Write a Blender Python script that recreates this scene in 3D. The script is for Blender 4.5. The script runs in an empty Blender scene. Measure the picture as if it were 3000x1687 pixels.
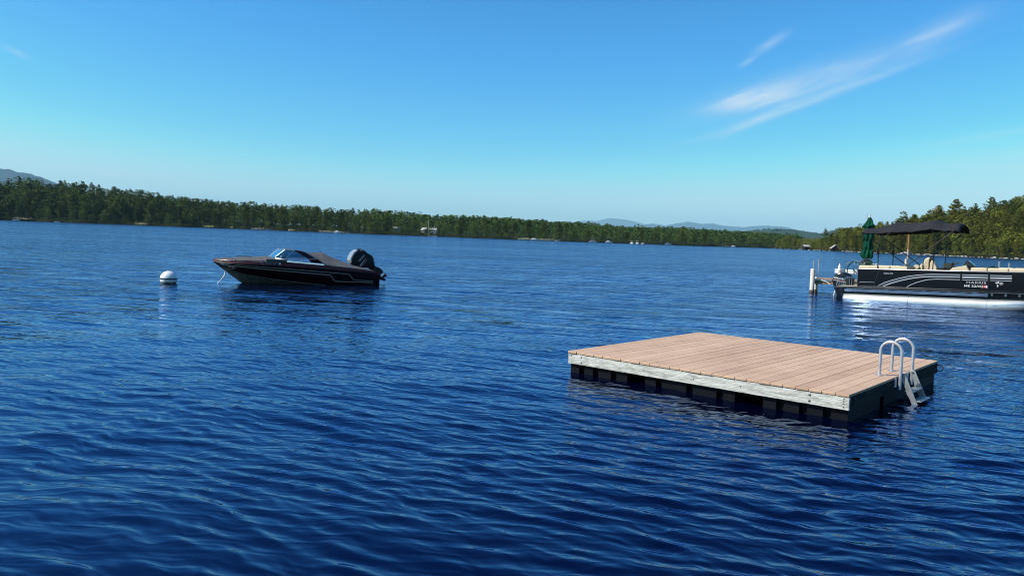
import bpy, bmesh, math, random
import numpy as np
from mathutils import Vector, Matrix

R = math.radians
scene = bpy.context.scene
COL = scene.collection
rng = np.random.default_rng(7)
random.seed(7)

# ------------------------------------------------------------------ camera
CAM_H = 1.83                 # phone height above the lake
FOC = 2253.0                 # focal length in pixels of the 3000 px wide frame
ROLL = math.atan(0.0367)
PITCH = R(3.818)
cam = bpy.data.cameras.new('camera')
cam_ob = bpy.data.objects.new('camera', cam)
COL.objects.link(cam_ob)
cam.sensor_fit = 'HORIZONTAL'
cam.sensor_width = 36.0
cam.lens = 36.0 * FOC / 3000.0
cam.clip_start = 0.1
cam.clip_end = 80000.0
_f = Vector((0, math.cos(PITCH), -math.sin(PITCH)))
_u0 = Vector((0, math.sin(PITCH), math.cos(PITCH)))
_r = Vector((1, 0, 0)) * math.cos(ROLL) + _u0 * math.sin(ROLL)
_u = Vector((-1, 0, 0)) * math.sin(ROLL) + _u0 * math.cos(ROLL)
cam_ob.matrix_world = Matrix(((_r.x, _u.x, -_f.x, 0), (_r.y, _u.y, -_f.y, 0), (_r.z, _u.z, -_f.z, CAM_H), (0, 0, 0, 1)))
scene.camera = cam_ob

# ------------------------------------------------------------------ sky, sun, exposure
SUN_EL, SUN_AZ = R(42), R(-103)          # azimuth clockwise from +Y (the view axis)
S_DIR = Vector((math.cos(SUN_EL) * math.sin(SUN_AZ), math.cos(SUN_EL) * math.cos(SUN_AZ), math.sin(SUN_EL)))
world = bpy.data.worlds.new('World')
scene.world = world
world.use_nodes = True
wn = world.node_tree.nodes
wl = world.node_tree.links
wn.clear()


def N(tree, kind, loc=None, **kw):
    n = tree.nodes.new(kind)
    for k, v in kw.items():
        setattr(n, k, v)
    return n


wt = world.node_tree
w_out = N(wt, 'ShaderNodeOutputWorld')
w_bg = N(wt, 'ShaderNodeBackground')
w_bg.inputs['Strength'].default_value = 0.106
sky = N(wt, 'ShaderNodeTexSky', sky_type='NISHITA', sun_disc=False)
sky.sun_elevation = SUN_EL
sky.sun_rotation = SUN_AZ
sky.altitude = 100.0
sky.air_density = 1.0
sky.dust_density = 0.5
sky.ozone_density = 6.0
# clean, deeply saturated northern sky as the phone renders it: one even per-channel tone curve over the whole dome
w_sep = N(wt, 'ShaderNodeSeparateColor')
w_com = N(wt, 'ShaderNodeCombineColor')
wl.new(sky.outputs[0], w_sep.inputs[0])
TONE = (((0, 0), (.08, .012), (.12, .027), (.169, .050), (.228, .090), (.315, .175), (.527, .62), (.9, .90), (1.3, .95)),
        ((0, 0), (.16, .105), (.225, .19), (.31, .323), (.403, .456), (.52, .66), (.65, .90), (1.2, 1.0)),
        ((0, 0), (.30, .34), (.45, .57), (.57, .77), (.62, .86), (.67, .91), (.75, .95), (1.2, 1.0)))
for _i, _pts in enumerate(TONE):
    _a = wt.nodes.new('ShaderNodeMath')
    _a.operation = 'MULTIPLY'
    _a.inputs[1].default_value = 0.13
    _p = wt.nodes.new('ShaderNodeFloatCurve')
    _c = _p.mapping.curves[0]
    _p.mapping.clip_max_x = 2.0
    _p.mapping.use_clip = False
    for _j, _q in enumerate(_pts):
        if _j < 2:
            _c.points[_j].location = _q
        else:
            _c.points.new(*_q)
    _p.mapping.update()
    _m = wt.nodes.new('ShaderNodeMath')
    _m.operation = 'MULTIPLY'
    _m.inputs[1].default_value = 1 / 0.13
    wl.new(w_sep.outputs[_i], _a.inputs[0])
    wl.new(_a.outputs[0], _p.inputs['Value'])
    wl.new(_p.outputs[0], _m.inputs[0])
    wl.new(_m.outputs[0], w_com.inputs[_i])
# thin cirrus: streaks laid out by azimuth and elevation from the camera, taken from image pixels
tc = N(wt, 'ShaderNodeTexCoord')
sep = N(wt, 'ShaderNodeSeparateXYZ')
wl.new(tc.outputs['Generated'], sep.inputs[0])


def M(tree, op, a, b=None, c=None, clamp=False):
    n = tree.nodes.new('ShaderNodeMath')
    n.operation = op
    n.use_clamp = clamp
    for i, v in enumerate((a, b, c)):
        if v is None:
            continue
        if isinstance(v, (int, float)):
            n.inputs[i].default_value = v
        else:
            tree.links.new(v, n.inputs[i])
    return n.outputs[0]


az_ = M(wt, 'ARCTAN2', sep.outputs[0], sep.outputs[1])       # degrees-like angles of the direction
el_ = M(wt, 'ARCSINE', sep.outputs[2])
comb = N(wt, 'ShaderNodeCombineXYZ')
wl.new(az_, comb.inputs[0])
wl.new(el_, comb.inputs[1])
# CIRRUS: (azimuth deg, elevation deg, half length deg, half width deg, tilt deg, strength)
CIRRUS = []


def _cir(px, py, L, Wd, tilt, s):
    d = _f + _r * ((px - 1500) / FOC) - _u * ((py - 843.5) / FOC)
    d = d.normalized()
    CIRRUS.append((math.atan2(d.x, d.y), math.asin(d.z), L, Wd, tilt, s))


_cir(2205, 291, .042, .0105, 12, 1.4)
_cir(2320, 250, .100, .016, 16, .55)
_cir(2365, 300, .110, .0050, 19, .72)
_cir(2225, 350, .050, .0050, 26, .45)
_cir(2560, 185, .095, .012, 21, .26)
_cir(2750, 95, .042, .012, 24, .42)
_cir(2255, 130, .021, .0052, 30, .62)
_cir(2190, 182, .010, .0030, 30, .45)
_cir(2920, 395, .075, .0045, 9, .30)
_cir(2930, 470, .140, .017, 3, .26)
_cir(2975, 492, .050, .0035, 2, .25)
_cir(340, 507, .026, .0030, -4, .40)
_cir(520, 545, .180, .010, -5, .22)
_cir(45, 153, .012, .0035, -20, .35)
tot = None
for (a0, e0, L, Wd, tilt, s) in CIRRUS:
    ct, st_ = math.cos(R(tilt)), math.sin(R(tilt))
    da = M(wt, 'SUBTRACT', az_, a0)
    de = M(wt, 'SUBTRACT', el_, e0)
    uu = M(wt, 'ADD', M(wt, 'MULTIPLY', da, ct / L), M(wt, 'MULTIPLY', de, st_ / L))
    vv = M(wt, 'ADD', M(wt, 'MULTIPLY', da, -st_ / Wd), M(wt, 'MULTIPLY', de, ct / Wd))
    r2 = M(wt, 'ADD', M(wt, 'MULTIPLY', uu, uu), M(wt, 'MULTIPLY', vv, vv))
    g = M(wt, 'MULTIPLY', M(wt, 'EXPONENT', M(wt, 'MULTIPLY', r2, -1.1)), s)
    tot = g if tot is None else M(wt, 'ADD', tot, g)
mp = N(wt, 'ShaderNodeMapping', vector_type='TEXTURE')
mp.inputs['Rotation'].default_value = (0, 0, R(19))
mp.inputs['Scale'].default_value = (0.10, 0.014, 1)
wl.new(comb.outputs[0], mp.inputs[0])
nz = N(wt, 'ShaderNodeTexNoise')
nz.inputs['Scale'].default_value = 1.3
nz.inputs['Detail'].default_value = 7
nz.inputs['Roughness'].default_value = 0.62
nz.inputs['Distortion'].default_value = 0.6
wl.new(mp.outputs[0], nz.inputs['Vector'])
streak = N(wt, 'ShaderNodeMapRange')
streak.inputs[1].default_value = 0.36
streak.inputs[2].default_value = 0.72
wl.new(nz.outputs[0], streak.inputs[0])
c_amt = M(wt, 'MULTIPLY', tot, M(wt, 'ADD', M(wt, 'MULTIPLY', streak.outputs[0], 0.6), 0.4), clamp=True)
c_amt = M(wt, 'MULTIPLY', c_amt, 0.72)
w_mix = N(wt, 'ShaderNodeMix', data_type='RGBA')
wl.new(c_amt, w_mix.inputs[0])
wl.new(w_com.outputs[0], w_mix.inputs[6])
w_mix.inputs[7].default_value = (6.0, 6.7, 7.3, 1)
wl.new(w_mix.outputs[2], w_bg.inputs['Color'])
wl.new(w_bg.outputs[0], w_out.inputs['Surface'])

sun = bpy.data.lights.new('sun', 'SUN')
sun.energy = 5.0
sun.angle = R(0.53)
sun.color = (1.0, 0.955, 0.88)
sun_ob = bpy.data.objects.new('sun', sun)
COL.objects.link(sun_ob)
sun_ob.rotation_euler = S_DIR.to_track_quat('Z', 'Y').to_euler()
sun_ob.location = (0, 0, 50)

vs = scene.view_settings
scene.display_settings.display_device = 'sRGB'
vs.view_transform = 'Standard'
vs.look = 'None'
vs.exposure = 0.3
vs.gamma = 1.0
vs.use_curve_mapping = False
scene.render.engine = 'CYCLES'
scene.cycles.max_bounces = 6
scene.cycles.diffuse_bounces = 2
scene.cycles.glossy_bounces = 3
scene.cycles.transmission_bounces = 4
scene.cycles.transparent_max_bounces = 8
scene.cycles.volume_bounces = 0
scene.cycles.filter_width = 1.05
scene.cycles.use_denoising = True
scene.cycles.denoiser = 'OPENIMAGEDENOISE'
scene.cycles.sample_clamp_indirect = 6.0
scene.cycles.caustics_reflective = False
scene.cycles.caustics_refractive = False

# ------------------------------------------------------------------ helpers


def tag(o, label=None, cat=None, group=None, kind=None):
    if label:
        o['label'] = label
    if cat:
        o['category'] = cat
    if group:
        o['group'] = group
    if kind:
        o['kind'] = kind
    return o


def thing(name, label, cat, loc=(0, 0, 0), rot=(0, 0, 0), group=None):
    o = bpy.data.objects.new(name, None)
    o.empty_display_size = 0.2
    COL.objects.link(o)
    o.location = loc
    o.rotation_euler = rot
    return tag(o, label, cat, group)


class MB:
    """collects vertices and faces of one mesh"""

    def __init__(self):
        self.v, self.f, self.m = [], [], []

    def add(self, vs_, fs, mat=0):
        b = len(self.v)
        self.v.extend([tuple(p) for p in vs_])
        self.f.extend([tuple(i + b for i in q) for q in fs])
        self.m.extend([mat] * len(fs))
        return self

    def box(self, x0, x1, y0, y1, z0, z1, mat=0):
        return self.add([(x0, y0, z0), (x1, y0, z0), (x1, y1, z0), (x0, y1, z0), (x0, y0, z1), (x1, y0, z1), (x1, y1, z1), (x0, y1, z1)],
                        [(0, 3, 2, 1), (4, 5, 6, 7), (0, 1, 5, 4), (1, 2, 6, 5), (2, 3, 7, 6), (3, 0, 4, 7)], mat)

    def bar(self, a, b, w, h, up=(0, 0, 1), mat=0):
        a, b, up = Vector(a), Vector(b), Vector(up)
        d = (b - a).normalized()
        s = d.cross(up)
        if s.length < 1e-4:
            s = d.cross(Vector((1, 0, 0)))
        s.normalize()
        t = s.cross(d)
        p = []
        for c in (a, b):
            for (i, j) in ((-1, -1), (1, -1), (1, 1), (-1, 1)):
                p.append(c + s * (i * w / 2) + t * (j * h / 2))
        return self.add(p, [(0, 1, 2, 3), (7, 6, 5, 4), (0, 4, 5, 1), (1, 5, 6, 2), (2, 6, 7, 3), (3, 7, 4, 0)], mat)

    def tube(self, path, r, n=8, caps=True, mat=0, closed=False):
        P = [Vector(p) for p in path]
        k = len(P)
        rad = r if isinstance(r, (list, tuple)) else [r] * k
        T = []
        for i in range(k):
            if closed:
                d = P[(i + 1) % k] - P[i - 1]
            else:
                d = P[min(i + 1, k - 1)] - P[max(i - 1, 0)]
            T.append(d.normalized())
        ref = Vector((0, 0, 1)) if abs(T[0].z) < 0.9 else Vector((1, 0, 0))
        s = T[0].cross(ref).normalized()
        vs_, fs = [], []
        for i in range(k):
            s = (s - T[i] * s.dot(T[i]))
            if s.length < 1e-5:
                s = T[i].orthogonal()
            s.normalize()
            t = T[i].cross(s)
            for j in range(n):
                a = 2 * math.pi * j / n
                vs_.append(P[i] + (s * math.cos(a) + t * math.sin(a)) * rad[i])
        for i in range(k if closed else k - 1):
            for j in range(n):
                a, b = i * n + j, i * n + (j + 1) % n
                c, d = ((i + 1) % k) * n + (j + 1) % n, ((i + 1) % k) * n + j
                fs.append((a, b, c, d))
        if caps and not closed:
            fs.append(tuple(range(n - 1, -1, -1)))
            fs.append(tuple((k - 1) * n + j for j in range(n)))
        return self.add(vs_, fs, mat)

    def lathe(self, prof, n=16, c=(0, 0, 0), mat=0, sx=1.0, sy=1.0):
        vs_, fs = [], []
        for (r, z) in prof:
            for j in range(n):
                a = 2 * math.pi * j / n
                vs_.append((c[0] + r * sx * math.cos(a), c[1] + r * sy * math.sin(a), c[2] + z))
        for i in range(len(prof) - 1):
            for j in range(n):
                fs.append((i * n + j, i * n + (j + 1) % n, (i + 1) * n + (j + 1) % n, (i + 1) * n + j))
        fs.append(tuple(range(n - 1, -1, -1)))
        fs.append(tuple((len(prof) - 1) * n + j for j in range(n)))
        return self.add(vs_, fs, mat)

    def loft(self, rings, closed=True, caps=True, mat=0):
        n = len(rings[0])
        vs_ = [p for r_ in rings for p in r_]
        fs = []
        for i in range(len(rings) - 1):
            for j in range(n if closed else n - 1):
                a, b = i * n + j, i * n + (j + 1) % n
                fs.append((a, b, b + n, a + n))
        if caps and closed:
            fs.append(tuple(range(n - 1, -1, -1)))
            fs.append(tuple((len(rings) - 1) * n + j for j in range(n)))
        return self.add(vs_, fs, mat)

    def slab_xz(self, poly, ys, insets=None, mat=0):
        """polygon in x-z, extruded along y through slices, each slice shrunk about the centre"""
        cx = sum(p[0] for p in poly) / len(poly)
        cz = sum(p[1] for p in poly) / len(poly)
        insets = insets or [1.0] * len(ys)
        rings = [[(cx + (p[0] - cx) * k, y, cz + (p[1] - cz) * k) for p in poly] for y, k in zip(ys, insets)]
        return self.loft(rings, True, True, mat)

    def ribbon_xz(self, path, w, y, mat=0, th=0.004):
        """flat stripe lying in an x-z plane facing -y"""
        P = [Vector((p[0], 0, p[1])) for p in path]
        vs_, fs = [], []
        for i, p in enumerate(P):
            d = (P[min(i + 1, len(P) - 1)] - P[max(i - 1, 0)]).normalized()
            nrm = Vector((-d.z, 0, d.x))
            ww = w[i] if isinstance(w, (list, tuple)) else w
            for sg in (-1, 1):
                q = p + nrm * (sg * ww / 2)
                vs_.append((q.x, y, q.z))
        for i in range(len(P) - 1):
            fs.append((2 * i, 2 * i + 2, 2 * i + 3, 2 * i + 1))
        return self.add(vs_, fs, mat)

    def grid(self, rows, mat=0):
        return self.loft(rows, closed=False, caps=False, mat=mat)

    def ico(self, c, r, sub=1, squash=1.0, mat=0, jitter=0.0):
        bm = bmesh.new()
        bmesh.ops.create_icosphere(bm, subdivisions=sub, radius=1.0)
        vs_ = []
        for v in bm.verts:
            k = 1 + (random.random() - .5) * 2 * jitter
            vs_.append((c[0] + v.co.x * r * k, c[1] + v.co.y * r * k, c[2] + v.co.z * r * k * squash))
        fs = [tuple(v.index for v in f.verts) for f in bm.faces]
        bm.free()
        return self.add(vs_, fs, mat)

    def mesh(self, name, mats, smooth=True, ang=38):
        me = bpy.data.meshes.new(name)
        me.from_pydata(self.v, [], self.f)
        for m_ in (mats if isinstance(mats, (list, tuple)) else [mats]):
            me.materials.append(m_)
        if max(self.m, default=0) > 0:
            me.polygons.foreach_set('material_index', self.m)
        bm = bmesh.new()
        bm.from_mesh(me)
        bmesh.ops.recalc_face_normals(bm, faces=bm.faces)
        bm.to_mesh(me)
        bm.free()
        if smooth:
            me.polygons.foreach_set('use_smooth', [True] * len(me.polygons))
            me.set_sharp_from_angle(angle=R(ang))
        me.update()
        return me

    def build(self, name, mats, parent=None, smooth=True, ang=38, bevel=0.0, seg=2, loc=None):
        o = bpy.data.objects.new(name, self.mesh(name, mats, smooth, ang))
        COL.objects.link(o)
        if parent is not None:
            o.parent = parent
        if loc is not None:
            o.location = loc
        if bevel > 0:
            b = o.modifiers.new('bevel', 'BEVEL')
            b.width = bevel
            b.segments = seg
            b.limit_method = 'ANGLE'
            b.angle_limit = R(40)
        return o


def place(name, me, parent=None, loc=(0, 0, 0), rot=(0, 0, 0), sc=(1, 1, 1)):
    o = bpy.data.objects.new(name, me)
    COL.objects.link(o)
    o.parent = parent
    o.location = loc
    o.rotation_euler = rot
    o.scale = sc
    return o


def text(name, body, mat, parent, width, height, origin, rot=(R(90), 0, 0), bold=0.0, shear=0.0):
    cu = bpy.data.curves.new(name, 'FONT')
    cu.body = body
    cu.offset = bold
    cu.shear = shear
    cu.extrude = 0.004
    tmp = bpy.data.objects.new(name + '_tmp', cu)
    COL.objects.link(tmp)
    bpy.context.view_layer.update()
    dg = bpy.context.evaluated_depsgraph_get()
    me = bpy.data.meshes.new_from_object(tmp.evaluated_get(dg))
    bpy.data.objects.remove(tmp)
    bpy.data.curves.remove(cu)
    n = len(me.vertices)
    co = np.empty(n * 3)
    me.vertices.foreach_get('co', co)
    co = co.reshape(-1, 3)
    lo, hi = co.min(0), co.max(0)
    co[:, 0] = (co[:, 0] - lo[0]) / (hi[0] - lo[0]) * width
    co[:, 1] = (co[:, 1] - lo[1]) / (hi[1] - lo[1]) * height
    me.vertices.foreach_set('co', co.ravel())
    me.update()
    me.name = name
    me.materials.clear()
    me.materials.append(mat)
    o = bpy.data.objects.new(name, me)
    COL.objects.link(o)
    o.parent = parent
    o.location = origin
    o.rotation_euler = rot
    return o


# ------------------------------------------------------------------ materials


def mat(name, col, rough=0.6, metal=0.0, spec=0.5, coat=0.0, noise=None, bump=None, rough_noise=None, trans=0.0, alpha=1.0):
    """Principled with optional colour noise=(scale, other colour, low, high, stretch) and bump=(scale, strength, stretch)"""
    m = bpy.data.materials.new(name)
    m.use_nodes = True
    t = m.node_tree
    b = t.nodes['Principled BSDF']
    b.inputs['Base Color'].default_value = (*col, 1)
    b.inputs['Roughness'].default_value = rough
    b.inputs['Metallic'].default_value = metal
    b.inputs['Specular IOR Level'].default_value = spec
    b.inputs['Coat Weight'].default_value = coat
    b.inputs['Coat Roughness'].default_value = 0.06
    b.inputs['Transmission Weight'].default_value = trans
    b.inputs['Alpha'].default_value = alpha
    tcn = None

    def coords(st):
        nonlocal tcn
        if tcn is None:
            tcn = t.nodes.new('ShaderNodeTexCoord')
        q = t.nodes.new('ShaderNodeMapping')
        q.inputs['Scale'].default_value = st
        t.links.new(tcn.outputs['Object'], q.inputs[0])
        return q.outputs[0]
    if noise:
        sc, c2, lo, hi, st = noise
        nn = t.nodes.new('ShaderNodeTexNoise')
        nn.inputs['Scale'].default_value = sc
        nn.inputs['Detail'].default_value = 6
        nn.inputs['Roughness'].default_value = 0.65
        if st is None:                       # blotches that run on across neighbouring pieces
            t.links.new(t.nodes.new('ShaderNodeNewGeometry').outputs['Position'], nn.inputs['Vector'])
        else:
            t.links.new(coords(st), nn.inputs['Vector'])
        mr = t.nodes.new('ShaderNodeMapRange')
        mr.inputs[1].default_value = lo
        mr.inputs[2].default_value = hi
        t.links.new(nn.outputs[0], mr.inputs[0])
        mx = t.nodes.new('ShaderNodeMix')
        mx.data_type = 'RGBA'
        mx.inputs[6].default_value = (*col, 1)
        mx.inputs[7].default_value = (*c2, 1)
        t.links.new(mr.outputs[0], mx.inputs[0])
        t.links.new(mx.outputs[2], b.inputs['Base Color'])
        if rough_noise:
            m2 = t.nodes.new('ShaderNodeMapRange')
            m2.inputs[3].default_value = rough_noise[0]
            m2.inputs[4].default_value = rough_noise[1]
            t.links.new(mr.outputs[0], m2.inputs[0])
            t.links.new(m2.outputs[0], b.inputs['Roughness'])
    if bump:
        sc, stn, st = bump
        nn = t.nodes.new('ShaderNodeTexNoise')
        nn.inputs['Scale'].default_value = sc
        nn.inputs['Detail'].default_value = 5
        t.links.new(coords(st), nn.inputs['Vector'])
        bp = t.nodes.new('ShaderNodeBump')
        bp.inputs['Strength'].default_value = stn
        bp.inputs['Distance'].default_value = 0.02
        t.links.new(nn.outputs[0], bp.inputs['Height'])
        t.links.new(bp.outputs[0], b.inputs['Normal'])
    return m


# directions in the photograph's pixels -> places on the ground (used once, to lay the shores out)
def yhor(px):
    return 638.0 + 0.0367 * px


def at(px, D, z=0.0):
    up = 843.5 - yhor(px)
    xc = (px - 1500) * math.cos(ROLL) - up * math.sin(ROLL)
    return Vector((xc / FOC * D, D, z))


def ztop(px, py, D):
    return CAM_H + (yhor(px) - py) / FOC * D


def lerp(tab, x):
    return float(np.interp(x, [t[0] for t in tab], [t[1] for t in tab]))

# ------------------------------------------------------------------ the lake
def make_water():
    def axis_sym(core, step, grow, far):
        a = list(np.arange(0, core, step))
        x, s = core, step
        while x < far:
            a.append(x)
            s *= (1 + grow)
            x += s
        a.append(far)
        a = np.array(a)
        return np.concatenate([-a[:0:-1], a])
    xs = axis_sym(4.4, 0.030, 0.025, 4200.0)
    ys = [2.2]
    while ys[-1] < 2600:
        ys.append(ys[-1] + 0.017 + 0.0080 * max(0, ys[-1] - 3.8))
    back, s = [], 0.06
    y = 2.2
    while y > -60:
        y -= s
        s *= 1.25
        back.append(y)
    ys = np.array(back[::-1] + ys)
    X, Y = np.meshgrid(xs, ys)
    nx, ny = len(xs), len(ys)
    dx = np.gradient(xs)[None, :].repeat(ny, 0)
    dy = np.gradient(ys)[:, None].repeat(nx, 1)
    sp = np.maximum(dx, dy)
    Z = np.zeros_like(X)
    OX = np.zeros_like(X)
    OY = np.zeros_like(X)
    r = np.random.default_rng(21)
    # wave trains: wavelength, direction the wave runs (degrees from +Y), steepness
    waves = []
    for i in range(150):
        if i < 96:                                   # the wind ripple that draws the fine long crests
            lam = 0.105 * (0.42 / 0.105) ** r.random()
            ang = r.normal(20, 15)
            st = 0.0255 * (0.5 + r.random()) * (lam / 0.25) ** 0.10
        elif i < 132:                                # the chop under it
            lam = 0.55 * (1.9 / 0.55) ** r.random()
            ang = r.normal(12, 18)
            st = 0.0072 * (0.5 + r.random())
        else:                                        # old wakes crossing from the left
            lam = 1.2 * (4.5 / 1.2) ** r.random()
            ang = r.normal(-26, 10)
            st = 0.0066 * (0.5 + r.random())
        waves.append((lam, ang, st))
    gust = 0.5 + 0.5 * np.sin(X * 0.11 + 0.7 * np.sin(Y * 0.07)) * np.sin(Y * 0.16 + 1.3 * np.sin(X * 0.05 + 1))
    gust = 0.75 + 0.5 * gust
    ok = sp < 1.2
    Xs, Ys, sps, gs = X[ok], Y[ok], sp[ok], gust[ok]
    z = np.zeros_like(Xs)
    ox = np.zeros_like(Xs)
    oy = np.zeros_like(Xs)
    # slight bending so that crests wander
    wx = Xs + 0.16 * np.sin(Ys * 0.83 + 1.1) + 0.22 * np.sin(Xs * 0.41 + Ys * 0.27) + 0.07 * np.sin(1.9 * Xs - 0.8 * Ys)
    wy = Ys + 0.14 * np.sin(Xs * 0.77 + 0.4) + 0.20 * np.sin(Xs * 0.33 - Ys * 0.21 + 2) + 0.05 * np.sin(2.3 * Xs + 0.5 * Ys + 1)
    for lam, ang, st in waves:
        k = 2 * math.pi / lam
        a = R(ang)
        dxv, dyv = math.sin(a), math.cos(a)
        # every train comes in groups
        ga = R(ang + r.uniform(-60, 60))
        gl = lam * r.uniform(6, 14)
        grp = 0.55 + 0.45 * np.sin(2 * math.pi / gl * (Xs * math.sin(ga) + Ys * math.cos(ga)) + r.uniform(0, 6.28))
        fade = np.clip((lam / sps - 2.6) / 3.0, 0, 1)
        amp = st / k * grp * fade * gs
        ph = k * (wx * dxv + wy * dyv) + r.uniform(0, 6.28)
        z += amp * np.cos(ph)
        ox -= 0.85 * amp * dxv * np.sin(ph)
        oy -= 0.85 * amp * dyv * np.sin(ph)
    Z[ok] = z
    OX[ok] = ox
    OY[ok] = oy
    lod = np.clip((0.45 / sp - 2.6) / 3.0, 0, 1)          # how much of the waves the mesh itself carries here
    co = np.stack([X + OX, Y + OY, Z], -1).reshape(-1, 3).astype(np.float32)
    me = bpy.data.meshes.new('lake_water')
    me.vertices.add(nx * ny)
    me.vertices.foreach_set('co', co.ravel())
    i = np.arange((ny - 1) * (nx - 1))
    a = (i // (nx - 1)) * nx + i % (nx - 1)
    quads = np.stack([a, a + 1, a + nx + 1, a + nx], 1).astype(np.int32)
    me.loops.add(quads.size)
    me.loops.foreach_set('vertex_index', quads.ravel())
    me.polygons.add(len(quads))
    me.polygons.foreach_set('loop_start', np.arange(0, quads.size, 4, dtype=np.int32))
    me.polygons.foreach_set('use_smooth', np.ones(len(quads), dtype=bool))
    at_ = me.attributes.new('carried', 'FLOAT', 'POINT')
    at_.data.foreach_set('value', lod.ravel().astype(np.float32))
    me.update(calc_edges=True)
    o = bpy.data.objects.new('lake_water', me)
    COL.objects.link(o)
    tag(o, kind='structure', label='rippled deep blue lake water')

    m = bpy.data.materials.new('lake_water')
    m.use_nodes = True
    t = m.node_tree
    t.nodes.clear()
    out = N(t, 'ShaderNodeOutputMaterial')
    mixs = N(t, 'ShaderNodeMixShader')
    body = N(t, 'ShaderNodeBsdfDiffuse')
    body.inputs['Color'].default_value = WATER_BODY
    gls = N(t, 'ShaderNodeBsdfGlossy')
    gls.inputs['Color'].default_value = WATER_TINT
    fres = N(t, 'ShaderNodeFresnel')
    fres.inputs['IOR'].default_value = WATER_IOR
    t.links.new(fres.outputs[0], mixs.inputs[0])
    t.links.new(body.outputs[0], mixs.inputs[1])
    t.links.new(gls.outputs[0], mixs.inputs[2])
    t.links.new(mixs.outputs[0], out.inputs['Surface'])
    geo = N(t, 'ShaderNodeNewGeometry')
    L = t.links

    def V(op, a, b_=None, sc=None):
        n = t.nodes.new('ShaderNodeVectorMath')
        n.operation = op
        for i_, v in enumerate((a, b_)):
            if v is None:
                continue
            if isinstance(v, (tuple, list)):
                n.inputs[i_].default_value = v
            else:
                L.new(v, n.inputs[i_])
        if sc is not None:
            if isinstance(sc, (int, float)):
                n.inputs['Scale'].default_value = sc
            else:
                L.new(sc, n.inputs['Scale'])
        return n.outputs['Value'] if op == 'DOT_PRODUCT' else n.outputs[0]

    def noise(scale, detail, st=(1, 1, 1), rot=0.0):
        mp_ = N(t, 'ShaderNodeMapping')
        mp_.inputs['Scale'].default_value = st
        mp_.inputs['Rotation'].default_value = (0, 0, rot)
        L.new(geo.outputs['Position'], mp_.inputs[0])
        n = N(t, 'ShaderNodeTexNoise')
        n.inputs['Scale'].default_value = scale
        n.inputs['Detail'].default_value = detail
        n.inputs['Roughness'].default_value = 0.6
        L.new(mp_.outputs[0], n.inputs['Vector'])
        return n
    warp = V('ADD', V('SCALE', V('SUBTRACT', noise(1.3, 2).outputs['Color'], (.5, .5, .5)), sc=0.42),
             V('SCALE', V('SUBTRACT', noise(5.0, 2).outputs['Color'], (.5, .5, .5)), sc=0.075))
    P = V('ADD', geo.outputs['Position'], warp)
    r2 = np.random.default_rng(5)
    slope = None
    car = N(t, 'ShaderNodeAttribute', attribute_name='carried')
    lost = M(t, 'SUBTRACT', 1.0, car.outputs['Fac'])
    # small ripples everywhere, and beyond the fine mesh the longer waves too
    lam_list = [(0.060, .030), (0.075, .034), (0.095, .040), (0.12, .045), (0.15, .045), (0.19, .045)]
    far_list = [(0.23, .07), (0.29, .075), (0.37, .075), (0.47, .075), (0.7, .07), (1.0, .07), (1.5, .06), (2.3, .045), (3.4, .03)]
    for j, (lam, am) in enumerate(lam_list + far_list):
        a = R(r2.normal(16, 20))
        k = 2 * math.pi / lam
        d = (math.sin(a), math.cos(a), 0)
        ph = M(t, 'ADD', V('DOT_PRODUCT', P, (d[0] * k, d[1] * k, 0)), float(r2.uniform(0, 6.28)))
        s = M(t, 'SINE', ph)
        # sharpen the crest a little
        s = M(t, 'ADD', s, M(t, 'MULTIPLY', M(t, 'SINE', M(t, 'MULTIPLY', ph, 2.0)), -0.35))
        if j >= len(lam_list):
            s = M(t, 'MULTIPLY', s, lost)
        c = V('SCALE', (d[0] * am, d[1] * am, 0.0), sc=s)
        slope = c if slope is None else V('ADD', slope, c)
    chop = V('SUBTRACT', noise(9.0, 4, (0.55, 1.5, 1), R(-8)).outputs['Color'], (.5, .5, .5))
    slope = V('ADD', slope, V('MULTIPLY', chop, (0.06, 0.13, 0.0)))
    chop2 = V('SUBTRACT', noise(0.62, 4, (0.9, 0.55, 1), R(-10)).outputs['Color'], (.5, .5, .5))
    slope = V('ADD', slope, V('SCALE', V('MULTIPLY', chop2, (0.10, 0.42, 0.0)), sc=lost))
    # beyond the mesh the unresolved wavelets widen the gloss
    rr = N(t, 'ShaderNodeMapRange')
    L.new(M(t, 'MULTIPLY', lost, lost), rr.inputs[0])
    rr.inputs[3].default_value = 0.03
    rr.inputs[4].default_value = 0.11
    L.new(rr.outputs[0], gls.inputs['Roughness'])
    # gusts: patches of rougher and calmer water
    g1 = noise(0.10, 4, (0.45, 1.3, 1), R(10)).outputs[0]
    g2 = noise(0.018, 3, (0.35, 1.6, 1), R(4)).outputs[0]
    gm = N(t, 'ShaderNodeMapRange')
    L.new(M(t, 'ADD', M(t, 'MULTIPLY', g1, 0.55), M(t, 'MULTIPLY', g2, 0.45)), gm.inputs[0])
    gm.inputs[1].default_value = 0.36
    gm.inputs[2].default_value = 0.64
    gm.inputs[3].default_value = 0.55
    gm.inputs[4].default_value = 1.25
    slope = V('SCALE', slope, sc=M(t, 'MULTIPLY', M(t, 'MULTIPLY', gm.outputs[0], WATER_SLOPE), M(t, 'SUBTRACT', 1.0, M(t, 'MULTIPLY', lost, 0.18))))
    nrm = V('NORMALIZE', V('SUBTRACT', geo.outputs['Normal'], slope))
    for q in (body, gls, fres):
        L.new(nrm, q.inputs['Normal'])
    me.materials.append(m)
    return o


WATER_BODY = (0.0001, 0.0008, 0.009, 1)
WATER_SLOPE = 1.0
WATER_TINT = (0.55, 0.745, 1.08, 1)
WATER_IOR = 1.6
make_water()

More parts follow.
